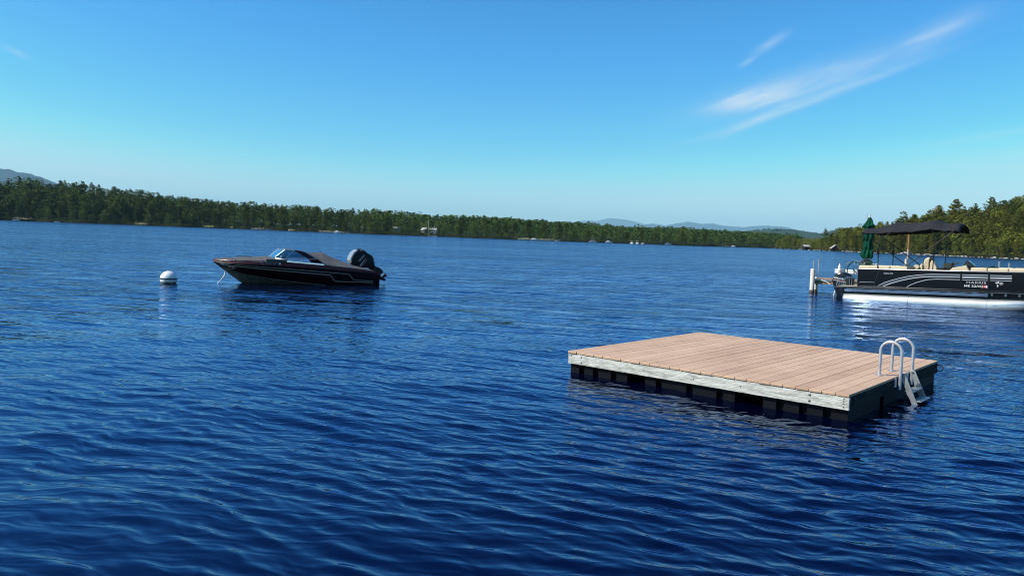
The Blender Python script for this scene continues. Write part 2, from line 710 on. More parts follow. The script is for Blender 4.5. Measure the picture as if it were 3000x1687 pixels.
# ------------------------------------------------------------------ shores, hills and mountains
SHORE = [(-1200, 470), (-500, 560), (0, 600), (600, 600), (1100, 520), (1600, 480), (2000, 540), (2250, 640), (2500, 690), (3200, 720)]
SKYL = [(-1200, 520), (-300, 524), (0, 530), (60, 520), (100, 516), (150, 540), (180, 528), (250, 528), (300, 545), (400, 552), (480, 566), (600, 581),
        (700, 589), (770, 592), (800, 598), (850, 602), (870, 599), (1000, 607), (1100, 618), (1170, 623), (1270, 633), (1400, 635),
        (1500, 641), (1600, 648), (1690, 654), (1780, 666), (1900, 667), (2000, 670), (2100, 674), (2250, 682), (2400, 700), (3200, 725)]
RIDGE = [(-1200, 100), (900, 100), (1100, 160), (1300, 480), (1600, 1000), (1900, 1250), (2250, 1250), (2500, 700), (3200, 500)]
TREEH = [(-1200, 22), (0, 22), (500, 20), (900, 17), (1300, 14), (1700, 12), (3200, 12)]
RSHORE = [(2262, 615), (2345, 565), (2400, 530), (2500, 480), (2700, 410), (3000, 335), (3300, 290), (3900, 235)]
RSKY = [(2262, 715), (2278, 700), (2295, 690), (2316, 687), (2340, 694), (2352, 708), (2370, 706), (2400, 694), (2425, 684), (2464, 668), (2499, 659), (2526, 652), (2568, 648), (2600, 648), (2624, 644), (2669, 622), (2694, 625),
        (2741, 604), (2765, 612), (2787, 606), (2818, 604), (2849, 601), (2865, 613), (2885, 606), (2904, 582), (2939, 579), (2962, 571), (2985, 567), (3100, 548), (3900, 480)]


def zmain(px, r_):
    Dr = lerp(SHORE, px) + lerp(RIDGE, px)
    zr = ztop(px, lerp(SKYL, px), Dr) - lerp(TREEH, px)
    q = min(max(r_, 0) / lerp(RIDGE, px), 1.0)
    bank = 0.9 * min(max(r_, 0) / 5.0, 1.0)
    return bank + max(zr - 0.9, 1.0) * (q ** 1.15) if r_ > 0 else -1.0


def zright(px, r_):
    zr = max(ztop(px, lerp(RSKY, px), lerp(RSHORE, px) + 95) - 19.0, 1.5)
    q = min(max(r_, 0) / 95.0, 1.0)
    bank = 0.8 * min(max(r_, 0) / 4.0, 1.0)
    return bank + max(zr - 0.8, 0.5) * q if r_ > 0 else -1.0


M_soil = mat('forest_floor', (0.014, 0.013, 0.007), 0.95, spec=0.05, noise=(0.25, (0.012, 0.018, 0.006), 0.35, 0.65, (1, 1, 1)))


def terrain(name, pxs, offs, zf, sh):
    rows = []
    for r_ in offs:
        rows.append([at(p, sh(p) + r_, zf(p, r_) + (0.0 if r_ <= 0 else 0.25 * math.sin(p * 0.13 + r_ * 0.3))) for p in pxs])
    o = MB().grid(rows).build(name, M_soil, ang=60)
    return tag(o, kind='structure')


def wob(p):
    return 5.0 * math.sin(p * 0.021) + 3.0 * math.sin(p * 0.067 + 1) + 1.5 * math.sin(p * 0.19)


def sh_main(p):
    return lerp(SHORE, p) + wob(p)


def sh_right(p):
    return lerp(RSHORE, p) + 0.5 * wob(p * 1.3)


terrain('far_shore_ground', range(-1200, 3201, 20), [-4, 0, 2, 6, 14, 30, 60, 100, 160, 260, 420, 700, 1000, 1300, 1700], zmain, sh_main)
terrain('near_shore_ground', range(2262, 3901, 12), [-3, 0, 1.5, 4, 10, 20, 40, 70, 100, 140, 200], zright, sh_right)


def mountain(name, prof, D, depth, m, rough, seed, step=8):
    """a ridge with slopes falling to both sides, its crest following the skyline"""
    r = np.random.default_rng(seed)
    pxs = np.arange(prof[0][0], prof[-1][0] + 1, step)
    rows = []
    K = 14
    ph = r.uniform(0, 6.28, 12)
    fr = r.uniform(0.006, 0.12, 12)
    for j in range(-K, K + 1):
        q = 1 - abs(j) / K
        row = []
        for i, p in enumerate(pxs):
            zt = ztop(p, lerp(prof, p), D)
            nse = sum(math.sin(p * fr[k] * (1 + 0.08 * j) + ph[k] + 0.7 * j * ((k % 5) - 2)) for k in range(12)) / 12
            z = zt * (q ** 0.9) * (1 + (0.30 * nse * (1 - q) if j else 0)) + (r.random() - 0.5) * rough * (1 if q > 0.05 else 0)
            dd = D + j / K * depth + (depth * 0.14 * nse if j else 0)
            row.append(at(p, dd, max(z, -0.5)))
        rows.append(row)
    o = MB().grid(rows).build(name, m, ang=80)
    return tag(o, kind='structure')


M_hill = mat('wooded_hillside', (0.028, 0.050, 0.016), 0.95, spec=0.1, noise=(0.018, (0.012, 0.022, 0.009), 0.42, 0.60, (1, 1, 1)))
M_mount = mat('haze_blue_wooded_mountainside', (0.016, 0.026, 0.036), 0.95, spec=0.05, noise=(0.0016, (0.009, 0.015, 0.022), 0.4, 0.6, (1, 1, 1)))  # blue of the distant haze is mixed into the wooded base colour
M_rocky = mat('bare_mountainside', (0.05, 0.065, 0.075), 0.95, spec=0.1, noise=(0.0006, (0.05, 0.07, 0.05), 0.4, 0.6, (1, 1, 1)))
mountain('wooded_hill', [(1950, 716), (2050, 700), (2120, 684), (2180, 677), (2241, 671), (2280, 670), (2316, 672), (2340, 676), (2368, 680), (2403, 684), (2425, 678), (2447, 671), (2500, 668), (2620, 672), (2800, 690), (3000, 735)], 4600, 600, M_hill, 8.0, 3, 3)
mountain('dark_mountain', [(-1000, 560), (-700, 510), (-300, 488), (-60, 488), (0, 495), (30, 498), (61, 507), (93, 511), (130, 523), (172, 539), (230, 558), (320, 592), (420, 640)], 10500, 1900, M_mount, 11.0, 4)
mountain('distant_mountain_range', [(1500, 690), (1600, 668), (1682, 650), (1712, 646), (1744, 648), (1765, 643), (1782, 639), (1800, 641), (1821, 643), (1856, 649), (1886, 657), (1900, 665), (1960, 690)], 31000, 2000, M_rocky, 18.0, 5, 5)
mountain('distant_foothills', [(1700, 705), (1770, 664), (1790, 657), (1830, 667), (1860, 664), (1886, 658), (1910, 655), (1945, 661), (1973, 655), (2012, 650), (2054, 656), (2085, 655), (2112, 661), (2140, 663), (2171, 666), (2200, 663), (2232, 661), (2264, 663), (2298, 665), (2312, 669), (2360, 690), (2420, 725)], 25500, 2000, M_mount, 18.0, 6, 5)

# air between here and the mountains
hz = MB().box(-21000, 21000, -5000, 34000, -3.0, 1060).build('haze', [], smooth=False)
tag(hz, kind='stuff', label='thin blue summer haze over the lake')
hm = bpy.data.materials.new('haze')
hm.use_nodes = True
hm.node_tree.nodes.clear()
h_o = N(hm.node_tree, 'ShaderNodeOutputMaterial')
h_v = N(hm.node_tree, 'ShaderNodeVolumePrincipled')
h_v.inputs['Color'].default_value = HAZE_COL = (0.46, 0.82, 1.0, 1)
h_v.inputs['Density'].default_value = 0.42e-4
h_v.inputs['Anisotropy'].default_value = 0.0
hm.node_tree.links.new(h_v.outputs[0], h_o.inputs['Volume'])
hz.data.materials.append(hm)
hz.display_type = 'WIRE'

# ------------------------------------------------------------------ trees
def leaf_mat(name, a, b, trans=0.13):
    m = bpy.data.materials.new(name)
    m.use_nodes = True
    t = m.node_tree
    t.nodes.clear()
    out = N(t, 'ShaderNodeOutputMaterial')
    d = N(t, 'ShaderNodeBsdfDiffuse')
    tr = N(t, 'ShaderNodeBsdfTranslucent')
    mx = N(t, 'ShaderNodeMixShader')
    mx.inputs[0].default_value = trans
    oi = N(t, 'ShaderNodeObjectInfo')
    geo = N(t, 'ShaderNodeNewGeometry')
    nz_ = N(t, 'ShaderNodeTexNoise')
    nz_.inputs['Scale'].default_value = 0.22
    nz_.inputs['Detail'].default_value = 3
    t.links.new(geo.outputs['Position'], nz_.inputs['Vector'])
    f = M(t, 'ADD', M(t, 'MULTIPLY', oi.outputs['Random'], 0.6), M(t, 'MULTIPLY', M(t, 'SUBTRACT', nz_.outputs[0], 0.3), 0.9), clamp=True)
    c = N(t, 'ShaderNodeMix', data_type='RGBA')
    c.inputs[6].default_value = (*a, 1)
    c.inputs[7].default_value = (*b, 1)
    t.links.new(f, c.inputs[0])
    t.links.new(c.outputs[2], d.inputs['Color'])
    t.links.new(c.outputs[2], tr.inputs['Color'])
    t.links.new(d.outputs[0], mx.inputs[1])
    t.links.new(tr.outputs[0], mx.inputs[2])
    t.links.new(mx.outputs[0], out.inputs['Surface'])
    return m


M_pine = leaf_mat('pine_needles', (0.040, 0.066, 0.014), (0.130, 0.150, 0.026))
M_pine_near = leaf_mat('sunlit_tint_pine_needles', (0.075, 0.105, 0.018), (0.27, 0.245, 0.030))  # yellower late-season needles, with the sunlit brightness put into the colour
M_leaf_near = leaf_mat('sunlit_tint_broad_leaves', (0.080, 0.115, 0.020), (0.22, 0.235, 0.036), 0.16)  # same leaves, sunlit brightness of the right shore put into the colour
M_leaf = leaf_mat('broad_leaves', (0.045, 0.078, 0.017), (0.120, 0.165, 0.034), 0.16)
M_bark = mat('bark', (0.055, 0.042, 0.032), 0.95, spec=0.1)


class Leaves:
    def __init__(self, seed):
        self.r = np.random.default_rng(seed)
        self.c, self.u, self.v = [], [], []

    def add(self, c, size, tilt=1.0, flat=0.5):
        """one small leafy facet: centre, size, how far it may tilt from lying flat"""
        r = self.r
        n = np.array([r.normal(0, tilt), r.normal(0, tilt), 1.0])
        n /= np.linalg.norm(n)
        a = r.normal(size=3)
        u = np.cross(n, a)
        u /= np.linalg.norm(u) + 1e-9
        v = np.cross(n, u)
        self.c.append(c)
        self.u.append(u * size * (0.7 + 0.6 * r.random()))
        self.v.append(v * size * (0.4 + 0.5 * r.random()))

    def arrays(self):
        c, u, v = map(np.array, (self.c, self.u, self.v))
        k = len(c)
        V = np.stack([c - u - v * .3, c + u * .1 - v, c + u, c - u * .1 + v], 1).reshape(-1, 3)
        return V.astype(np.float32), k


def quads_mesh(name, V, m):
    me = bpy.data.meshes.new(name)
    k = len(V) // 4
    me.vertices.add(len(V))
    me.vertices.foreach_set('co', V.ravel())
    me.loops.add(len(V))
    me.loops.foreach_set('vertex_index', np.arange(len(V), dtype=np.int32))
    me.polygons.add(k)
    me.polygons.foreach_set('loop_start', np.arange(0, len(V), 4, dtype=np.int32))
    me.materials.append(m)
    me.update(calc_edges=True)
    return me


def pine(seed, full=1.0, base=0.16, wide=0.20, lean=0.0):
    """white pine of height 1: whorls of upswept boughs carrying flat plumes of needles"""
    r = np.random.default_rng(seed)
    L = Leaves(seed)
    T = MB()
    bend = r.normal(0, 0.012, 2)
    T.tube([(bend[0] * z * z * 3, bend[1] * z * z * 3, z) for z in (-0.02, 0.15, 0.4, 0.7, 0.98)], [0.017, 0.014, 0.011, 0.006, 0.0015], 6)
    z = base
    skew = r.uniform(0, 6.28)
    while z < 0.985:
        q = (z - base) / (1 - base)
        prof = (0.62 + 0.9 * q) if q < 0.32 else 0.88 * max(0.0, 1 - ((q - 0.32) / 0.69) ** 1.55) ** 0.95 + 0.035
        nb = 4 + int(r.random() * 3)
        a0 = r.uniform(0, 6.28)
        for b in range(nb):
            if r.random() > 0.90 * full:
                continue
            a = a0 + 6.283 * b / nb + r.normal(0, 0.25)
            Lb = wide * prof * (0.62 + 0.55 * r.random()) * (1 + 0.16 * math.cos(a - skew))
            up = 0.10 + 0.30 * q + r.normal(0, 0.07)
            ox, oy = bend[0] * z * z * 3, bend[1] * z * z * 3
            if Lb > 0.10 and r.random() < 0.5:
                T.tube([(ox, oy, z), (ox + math.cos(a) * Lb * .8, oy + math.sin(a) * Lb * .8, z + Lb * .8 * up)], [0.0035, 0.001], 3, caps=False)
            nt = max(2, int(Lb / 0.021))
            for i in range(nt):
                s = 0.30 + 0.72 * (i + r.random()) / nt
                dz = Lb * s * up + 0.05 * Lb * s * s
                w = 0.20 * Lb * (0.35 + s * (1.25 - s) * 1.6)
                for _ in range(6):
                    px_ = ox + math.cos(a) * Lb * s + r.normal(0, w * .55)
                    py_ = oy + math.sin(a) * Lb * s + r.normal(0, w * .55)
                    L.add((px_, py_, z + dz + r.normal(0, 0.0065)), 0.0175 + 0.008 * r.random(), 0.42)
        z += (0.046 + 0.022 * r.random()) * (1 - 0.25 * q)
    for _ in range(10):
        L.add((bend[0] * 3 + r.normal(0, .006), bend[1] * 3 + r.normal(0, .006), 0.975 + 0.03 * r.random()), 0.011, 1.0)
    V, k = L.arrays()
    return quads_mesh('pine_crown', V, M_pine), T.mesh('pine_trunk', M_bark)


def leafy(seed, n_blob=16, wide=0.27, base=0.20):
    """broadleaf tree of height 1: clumps of leaves round a forked trunk"""
    r = np.random.default_rng(seed)
    L = Leaves(seed)
    T = MB()
    T.tube([(0, 0, -0.02), (0.005, 0, 0.2), (0.0, 0.01, 0.45), (0.01, 0, 0.7)], [0.022, 0.018, 0.012, 0.005], 6)
    for i in range(n_blob):
        z = base + (0.93 - base) * (i + .5) / n_blob
        q = (z - base) / (1 - base)
        rr = wide * math.sqrt(max(0.05, 1 - (2 * q - 0.85) ** 2 * 0.62)) * r.uniform(.25, .80)
        a = i * 2.4 + r.normal(0, .4)
        c = np.array([math.cos(a) * rr, math.sin(a) * rr, z])
        T.tube([(0, 0, max(0.15, z - 0.25)), tuple(c)], [0.006, 0.002], 3, caps=False)
        br = r.uniform(.095, .150) * (1.1 - 0.35 * q)
        for _ in range(int(78 * (br / .12) ** 2)):
            d = r.normal(size=3)
            d /= np.linalg.norm(d)
            if d[2] < -0.35 and r.random() < 0.6:
                continue
            k = r.uniform(.72, 1.06)
            L.add(tuple(c + d * br * k * np.array([1.1, 1.1, .85])), 0.020 + 0.009 * r.random(), 0.75)
    V, k = L.arrays()
    return quads_mesh('leafy_crown', V, M_leaf), T.mesh('leafy_trunk', M_bark)


PINES = [pine(100 + i, full=1.0, base=0.12 + 0.03 * (i % 4), wide=0.255 + 0.028 * (i % 3)) for i in range(8)]
SPARSE = [pine(150, full=0.66, base=0.40, wide=0.20), pine(151, full=0.74, base=0.34, wide=0.21)]
LEAFY = [leafy(200 + i, 14 + i % 4, 0.24 + 0.025 * (i % 3), 0.16) for i in range(6)]

TREES = []
SUNNY = {}


def sunny(me):  # swaps in the foliage copy whose colour carries the sunlight
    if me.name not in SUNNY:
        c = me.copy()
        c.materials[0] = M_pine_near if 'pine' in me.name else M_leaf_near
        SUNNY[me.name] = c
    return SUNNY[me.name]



def tree(kind, px, D, h, zb, label, group, mesh=None, sw=1.0):
    crown, trunk = mesh if mesh else random.choice(PINES if kind == 'pine_tree' else LEAFY)
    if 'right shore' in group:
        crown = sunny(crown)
    o = thing(kind, label, 'tree', at(px, D, zb - 0.3), (random.gauss(0, .02), random.gauss(0, .02), random.uniform(0, 6.28)), group)
    o.scale = (h * sw, h * sw, h)
    place('crown', crown, o)
    place('trunk', trunk, o)
    TREES.append(o)
    return o


# landmarks along the far shore, left to right (pixel column in the photograph)
MARKS_FAR = [(60, 'above the tan bank'), (190, 'left of the low boathouse-free bare strip of shore'), (300, 'on the high left shore'),
             (420, 'above the first bright beach'), (540, 'between first beach and lawn'), (640, 'above the lit lawn'), (760, 'by the sandy landing'),
             (870, 'left of the bright covered boat'), (990, 'behind the bright covered boat'), (1100, 'left of the grey cottage'),
             (1170, 'behind the grey cottage'), (1240, 'beside the gabled cottage'), (1300, 'right of the white cottage'), (1420, 'on the dark middle shore'),
             (1580, 'by the long low docks'), (1720, 'behind the cluster of boats'), (1860, 'right of the boat cluster'), (2000, 'below the distant mountain dip'),
             (2130, 'below the far foothills'), (2230, 'at the far shore end')]
MARKS_FAR[1] = (190, 'right of the tan bank')
MARKS_NEAR = [(2310, 'on the small wooded point'), (2375, 'between point and boathouse'), (2450, 'behind the gabled boathouse'), (2520, 'behind the green umbrella'),
              (2620, 'behind the canopy left half'), (2720, 'behind the canopy middle'), (2800, 'behind the canopy right half'),
              (2880, 'right of the canopy'), (2960, 'at the right picture edge')]


def mark(tab, px):
    return min(tab, key=lambda m_: abs(m_[0] - px))[1]


ROW = ['at the waterline', 'in the second row', 'in mid wood', 'in the upper rows', 'on the skyline']


def row_word(k, n):
    return ROW[min(4, int(round(k / max(1, n - 1) * 4)))]


def nearest_shore():
    rows = [3.5, 11, 21, 33, 47, 62, 80, 97]
    for k, r_ in enumerate(rows):
        px = 2272.0 + random.uniform(0, 12)
        while px < 3085:
            D = sh_right(px) + r_ + random.uniform(-3, 3)
            zb = zright(px, r_)
            cap = ztop(px, lerp(RSKY, px), D) - zb       # reach the skyline, never over it
            if px < 2352 and r_ > 40:
                px += 10
                continue
            if 2352 < px < 2372 and r_ < 12:
                px += 6
                continue
            if 2425 < px < 2462 and r_ < 9:          # the boathouse stands here
                px += 6
                continue
            pinehood = 0.72 if px > 2440 else 0.55
            kind = 'pine_tree' if random.random() < (pinehood if k > 1 else 0.40) else 'leafy_tree'
            lo, hi = ((4.5, 9.0) if k == 0 else (8.5, 14) if k == 1 else (13, 19) if k < 4 else (16, 22))
            h = random.uniform(lo, hi)
            if kind == 'leafy_tree':
                h *= 0.85
            h = max(3.0, min(h, cap * random.uniform(0.86, 1.0)))
            if r_ >= 80:
                h = max(min(cap * random.uniform(0.90, 1.02), 24), 5)
            size = 'tall' if h > 16 else 'middling' if h > 9.5 else 'low'
            if kind == 'pine_tree':
                lab = f'{size} sunlit white pine {row_word(k, len(rows))} {mark(MARKS_NEAR, px)}'
                grp = 'pines on the near right shore'
            else:
                lab = f'{size} sunlit broadleaf tree {row_word(k, len(rows))} {mark(MARKS_NEAR, px)}'
                grp = 'broadleaf trees on the near right shore'
            tree(kind, px, D, h, zb, lab, grp, sw=1.0 if kind == 'pine_tree' else random.uniform(.95, 1.2))
            px += (4.6 + 2.6 * random.random()) / (D / FOC) * (1.0 if k else 1.15)
    # the ones that stand out of the skyline
    for (px, py, dr, m_, lab) in ((2415, 668, 20, SPARSE[0], 'tall thin pine with sparse flat crown standing clear left of the boathouse'),
                                  (2637, 618, 60, SPARSE[1], 'thin open pine poking from the skyline above the canopy left end'),
                                  (2787, 583, 70, PINES[2], 'tall layered pine with a rounded top, highest one above the boat canopy'),
                                  (2741, 601, 75, PINES[5], 'broad pine on the skyline left of the tall layered one'),
                                  (2849, 597, 80, PINES[6], 'pointed pine on the skyline right of the tall layered one'),
                                  (2904, 577, 85, PINES[1], 'ragged flat topped pine on the skyline above the canopy right end')):
        D = sh_right(px) + dr
        zb = zright(px, dr)
        tree('pine_tree', px, D, ztop(px, py, D) - zb + 0.3, zb, lab, 'pines on the near right shore', m_)


def far_shore():
    rows = [4, 13, 26, 42, 60, 84]
    for k, r_ in enumerate(rows):
        px = -60.0 + random.uniform(0, 20)
        while px < 2262:
            if px > 1250 and k > 2:
                break
            D = sh_main(px) + r_ + random.uniform(-4, 4)
            zb = zmain(px, r_)
            top = ztop(px, lerp(SKYL, px), D) - zb
            w = lerp([(0, .66), (700, .55), (1200, .35), (2260, .30)], px)
            kind = 'pine_tree' if random.random() < (w if k > 0 else w * .5) else 'leafy_tree'
            TH = lerp(TREEH, px)
            f = [(.32, .62), (.55, .85), (.72, 1.0), (.85, 1.08), (.9, 1.1), (.95, 1.15)][k]
            h = TH * random.uniform(*f)
            if kind == 'leafy_tree':
                h *= 0.84
            if px < 1250:
                h = min(h, top * random.uniform(.90, 1.02)) if k > 2 else min(h, top * 0.92)
                if k == 5:
                    h = min(top * random.uniform(.93, 1.04), 30)
            size = 'tall' if h > 16 else 'middling' if h > 9.5 else 'low'
            if kind == 'pine_tree':
                lab = f'{size} dark green pine {row_word(k, len(rows))} {mark(MARKS_FAR, px)}'
                grp = 'pines on the far shore'
            else:
                lab = f'{size} dull broadleaf tree {row_word(k, len(rows))} {mark(MARKS_FAR, px)}'
                grp = 'broadleaf trees on the far shore'
            tree(kind, px, D, h, zb, lab, grp, sw=1.05 if kind == 'pine_tree' else random.uniform(1.0, 1.3))
            px += (6.6 + 3.4 * random.random()) / (D / FOC) * (1.25 if k in (1, 3) else 1.05)


nearest_shore()
far_shore()

# trees that carry one and the same description stand in one group of look-alikes
from collections import defaultdict
_by = defaultdict(list)
for o in TREES:
    _by[o['label']].append(o)
ORD = ['leftmost', 'second from left', 'third from left', 'fourth from left', 'fifth from left', 'sixth from left', 'seventh from left', 'eighth from left', 'ninth from left', 'tenth from left']


def tell_apart(by):
    for lab, os_ in by.items():
        if len(os_) == 1:
            continue
        os_.sort(key=lambda o: o.location.x / o.location.y)
        for i, o in enumerate(os_):
            if i == len(os_) - 1:
                o['label'] = lab + ', rightmost'
            elif i < len(ORD):
                o['label'] = lab + ', ' + ORD[i]
            else:
                o['label'] = lab + ', further right'
                o['group'] = lab


tell_apart(_by)
for o in TREES:
    if len(o['label'].split()) > 16:
        o['label'] = o['label'].replace(' the ', ' ')


def forest(name, pts, hts, seed, label, wide=0.30, nq=34, fs=0.085):
    """the wood that reads as one mass: small rough crowns, all in one object"""
    r = np.random.default_rng(seed)
    C, U, W = [], [], []
    n = len(pts)
    for (p, h) in zip(pts, hts):
        conic = r.random() < 0.3
        q = r.random(nq) ** 0.8
        rad = (wide * h * (1.02 - q) ** 0.7 if conic else wide * h * 1.15 * np.sqrt(np.clip(1 - (2 * q - 0.75) ** 2 * .6, 0.05, 1)))
        a = r.uniform(0, 6.283, nq)
        k = np.sqrt(r.uniform(.25, 1, nq))
        c = np.stack([p[0] + np.cos(a) * rad * k, p[1] + np.sin(a) * rad * k, p[2] + h * (0.15 + 0.85 * q)], 1)
        nn = np.stack([r.normal(0, .6, nq), r.normal(0, .6, nq), np.ones(nq)], 1)
        nn /= np.linalg.norm(nn, axis=1)[:, None]
        u = np.cross(nn, r.normal(size=(nq, 3)))
        u /= np.linalg.norm(u, axis=1)[:, None] + 1e-9
        v = np.cross(nn, u)
        s = fs * h * r.uniform(.7, 1.3, nq)[:, None]
        C.append(c)
        U.append(u * s)
        W.append(v * s * .7)
    C, U, W = np.concatenate(C), np.concatenate(U), np.concatenate(W)
    V = np.stack([C - U, C - W, C + U, C + W], 1).reshape(-1, 3).astype(np.float32)
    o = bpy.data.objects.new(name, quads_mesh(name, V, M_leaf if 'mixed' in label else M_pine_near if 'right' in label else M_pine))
    COL.objects.link(o)
    return tag(o, label, None, None, 'stuff')


def scatter(px0, px1, r0, r1, step, zf, sh, hfun, seed, grow=1.0):
    r = np.random.default_rng(seed)
    pts, hts = [], []
    rr = r0
    while rr < r1:
        px = px0
        while px < px1:
            D = sh(px) + rr
            s = step * (1 + grow * rr / 1000)
            p = px + r.uniform(0, s / D * FOC)
            if rr < lerp(RIDGE, p) * 1.12 or sh is sh_right:
                pts.append(tuple(at(p, D + r.uniform(-s / 2, s / 2), zf(p, rr) - 0.5)))
                hts.append(hfun(p) * r.uniform(.7, 1.12))
            px += s / D * FOC * 1.3
        rr += step * (1 + grow * rr / 1000) * 1.1
    return pts, hts


p_, h_ = scatter(1090, 2330, 34, 1450, 8.0, zmain, sh_main, lambda p: lerp(TREEH, p), 31, 0.9)
forest('far_wood', p_, h_, 41, 'mixed wood rising behind the middle of the far shore', 0.30, 44, 0.072)
p_, h_ = scatter(-150, 1120, 18, 125, 7.0, zmain, sh_main, lambda p: lerp(TREEH, p) * .93, 32, 0.0)
forest('left_wood', p_, h_, 42, 'dark pine wood filling the gaps behind the left shore trees', 0.30, 90, 0.050)
p_, h_ = scatter(2290, 3150, 10, 130, 6.5, zright, sh_right, lambda p: 15 if p > 2440 else 8.5, 33, 0.0)
forest('right_wood', p_, h_, 43, 'pine wood filling the gaps behind the right shore trees', 0.30, 170, 0.036)


def bushes(name, px0, px1, sh, zf, label, seed, hlo, hhi, step):
    r = np.random.default_rng(seed)
    pts, hts = [], []
    px = px0
    while px < px1:
        for _ in range(2):
            rr = r.uniform(1.0, 7)
            D = sh(px) + rr
            pts.append(tuple(at(px + r.uniform(-3, 3), D, zf(px, rr) - .4)))
            hts.append(r.uniform(hlo, hhi))
        px += step / sh(px) * FOC
    return forest(name, pts, hts, seed, label, 0.55, 40)


bushes('shore_bushes', -80, 2300, sh_main, zmain, 'mixed low bushes along the far waterline', 51, 1.5, 3.6, 2.6)
bushes('point_bushes', 2272, 3080, sh_right, zright, 'low green bushes along the right waterline', 52, 1.0, 2.6, 1.9)

# ------------------------------------------------------------------ the swim raft
M_plank = mat('composite_plank', (0.56, 0.368, 0.245), 0.72, spec=0.3, noise=(1.7, (0.45, 0.285, 0.185), 0.40, 0.66, None), bump=(60, 0.25, (1.0, 0.03, 1)))
M_plank2 = mat('worn_composite_plank', (0.59, 0.395, 0.265), 0.75, spec=0.3, noise=(1.7, (0.48, 0.31, 0.20), 0.40, 0.66, None), bump=(60, 0.25, (1.0, 0.03, 1)))
M_plank3 = mat('dark_composite_plank', (0.53, 0.345, 0.228), 0.72, spec=0.3, noise=(1.7, (0.42, 0.265, 0.17), 0.40, 0.66, None), bump=(60, 0.25, (1.0, 0.03, 1)))
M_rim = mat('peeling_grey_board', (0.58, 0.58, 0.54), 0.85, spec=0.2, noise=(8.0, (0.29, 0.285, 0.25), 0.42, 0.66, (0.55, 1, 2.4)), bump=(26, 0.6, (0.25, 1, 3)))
M_rimg = mat('weathered_shade_dark_board', (0.048, 0.050, 0.048), 0.9, spec=0.03, noise=(6.0, (0.022, 0.024, 0.024), 0.42, 0.62, (1, 0.4, 3)), bump=(26, 0.6, (1, 0.25, 3)))  # weathered grey, its colour darkened further to carry the side's shade
M_float = mat('black_plastic_float', (0.0065, 0.0072, 0.010), 0.55, spec=.05, noise=(9, (0.008, 0.009, 0.011), 0.4, 0.7, (1, 1, 1)))
M_alu = mat('anodised_tube', (0.62, 0.61, 0.625), 0.36, 0.75, noise=(14, (0.50, 0.48, 0.49), 0.4, 0.7, (1, 1, 1)))
M_alu2 = mat('dull_aluminium', (0.42, 0.43, 0.43), 0.5, 0.8, noise=(10, (0.30, 0.31, 0.31), 0.4, 0.7, (1, 1, 1)))
M_iron = mat('rusty_iron', (0.03, 0.026, 0.024), 0.7, 0.5)
M_bolt = mat('galvanised_bolt', (0.20, 0.19, 0.18), 0.5, 0.8)

RAFT_ANG = R(-41.474)
RL, RW = 3.717, 3.72
ca, sa = math.cos(RAFT_ANG), math.sin(RAFT_ANG)
RAFT_A = (3.593 - ca * RL, 8.009 - sa * RL, 0.0)
raft = thing('swim_raft', 'square swim raft of brown planks on black floats with a pale peeling front board', 'raft', RAFT_A, (0, 0, RAFT_ANG))
NP = 26
pw = RL / NP
for i in range(NP):
    gap = 0.0048
    e = random.uniform(-.004, .006)
    m_ = (M_plank, M_plank, M_plank2, M_plank3)[random.randrange(4)]
    MB().box(gap / 2, pw - gap / 2, -0.012 + e, RW + 0.012 + e, 0.2725, 0.300 + random.uniform(-.0012, .0012)).build('deck_plank', m_, raft, bevel=0.0035, seg=2, loc=(i * pw, 0, 0))
zt, zb_ = 0.2705, 0.130
MB().box(0.0, RL, 0.0, 0.038, zb_, zt).build('rim_board', M_rim, raft, bevel=0.003)
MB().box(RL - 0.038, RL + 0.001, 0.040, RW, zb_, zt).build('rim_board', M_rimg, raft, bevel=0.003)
MB().box(0.0, 0.038, 0.040, RW, zb_, zt).build('rim_board', M_rim, raft, bevel=0.003)
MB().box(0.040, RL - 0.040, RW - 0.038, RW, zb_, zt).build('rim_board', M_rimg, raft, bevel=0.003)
for k in range(1, 5):
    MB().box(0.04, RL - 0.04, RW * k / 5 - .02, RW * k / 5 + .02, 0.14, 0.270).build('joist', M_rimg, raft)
# black float drums: ribbed boxes in three ranks
FX = [(0.01, 0.93, (0.20, 0.43, 0.72)), (1.20, 2.42, (1.40, 1.83, 2.23)), (2.76, 3.70, (2.96, 3.22, 3.48))]
for (x0, x1, ribs) in FX:
    for row, (y0, y1) in enumerate(((0.05, 1.15), (1.30, 2.40), (2.55, 3.65))):
        b = MB()
        cuts = [x0] + [c for r_ in ribs for c in (r_ - .042, r_ + .042)] + [x1]
        for q in range(0, len(cuts) - 1, 2):
            b.box(cuts[q], cuts[q + 1], y0, y1, -0.22, 0.128)
        for r_ in ribs:
            b.box(r_ - .0415, r_ + .0415, y0 + .06, y1 - .06, -0.22, 0.127)
            b.tube([(r_, y0 + .045, 0.118), (r_, y0 + .07, 0.118)], 0.012, 8)
        b.build('float_drum', M_float, raft, bevel=0.010)
for (x, z, r_) in ((3.30, 0.236, .014), (3.30, 0.170, .014), (0.22, 0.238, .010), (0.22, 0.165, .010), (3.66, 0.250, .006), (3.66, 0.222, .006), (3.66, 0.196, .006), (3.66, 0.160, .007), (0.05, 0.245, .006), (0.05, 0.16, .006), (1.9, .2, .006), (2.5, .2, .006), (1.2, .21, .006)):
    MB().lathe([(r_, 0), (r_, .004), (r_ * .6, .008)], 8).build('bolt_head', M_bolt, raft, loc=(x, -0.001, z)).rotation_euler = (R(90), 0, 0)


def ring(parent, loc, rot):
    o = MB().tube([(0.045 * math.cos(a), 0.045 * math.sin(a), 0) for a in np.linspace(0, 2 * math.pi, 17)[:-1]], 0.007, 6, closed=True).build('mooring_ring', M_iron, parent)
    o.location = loc
    o.rotation_euler = rot
    return o


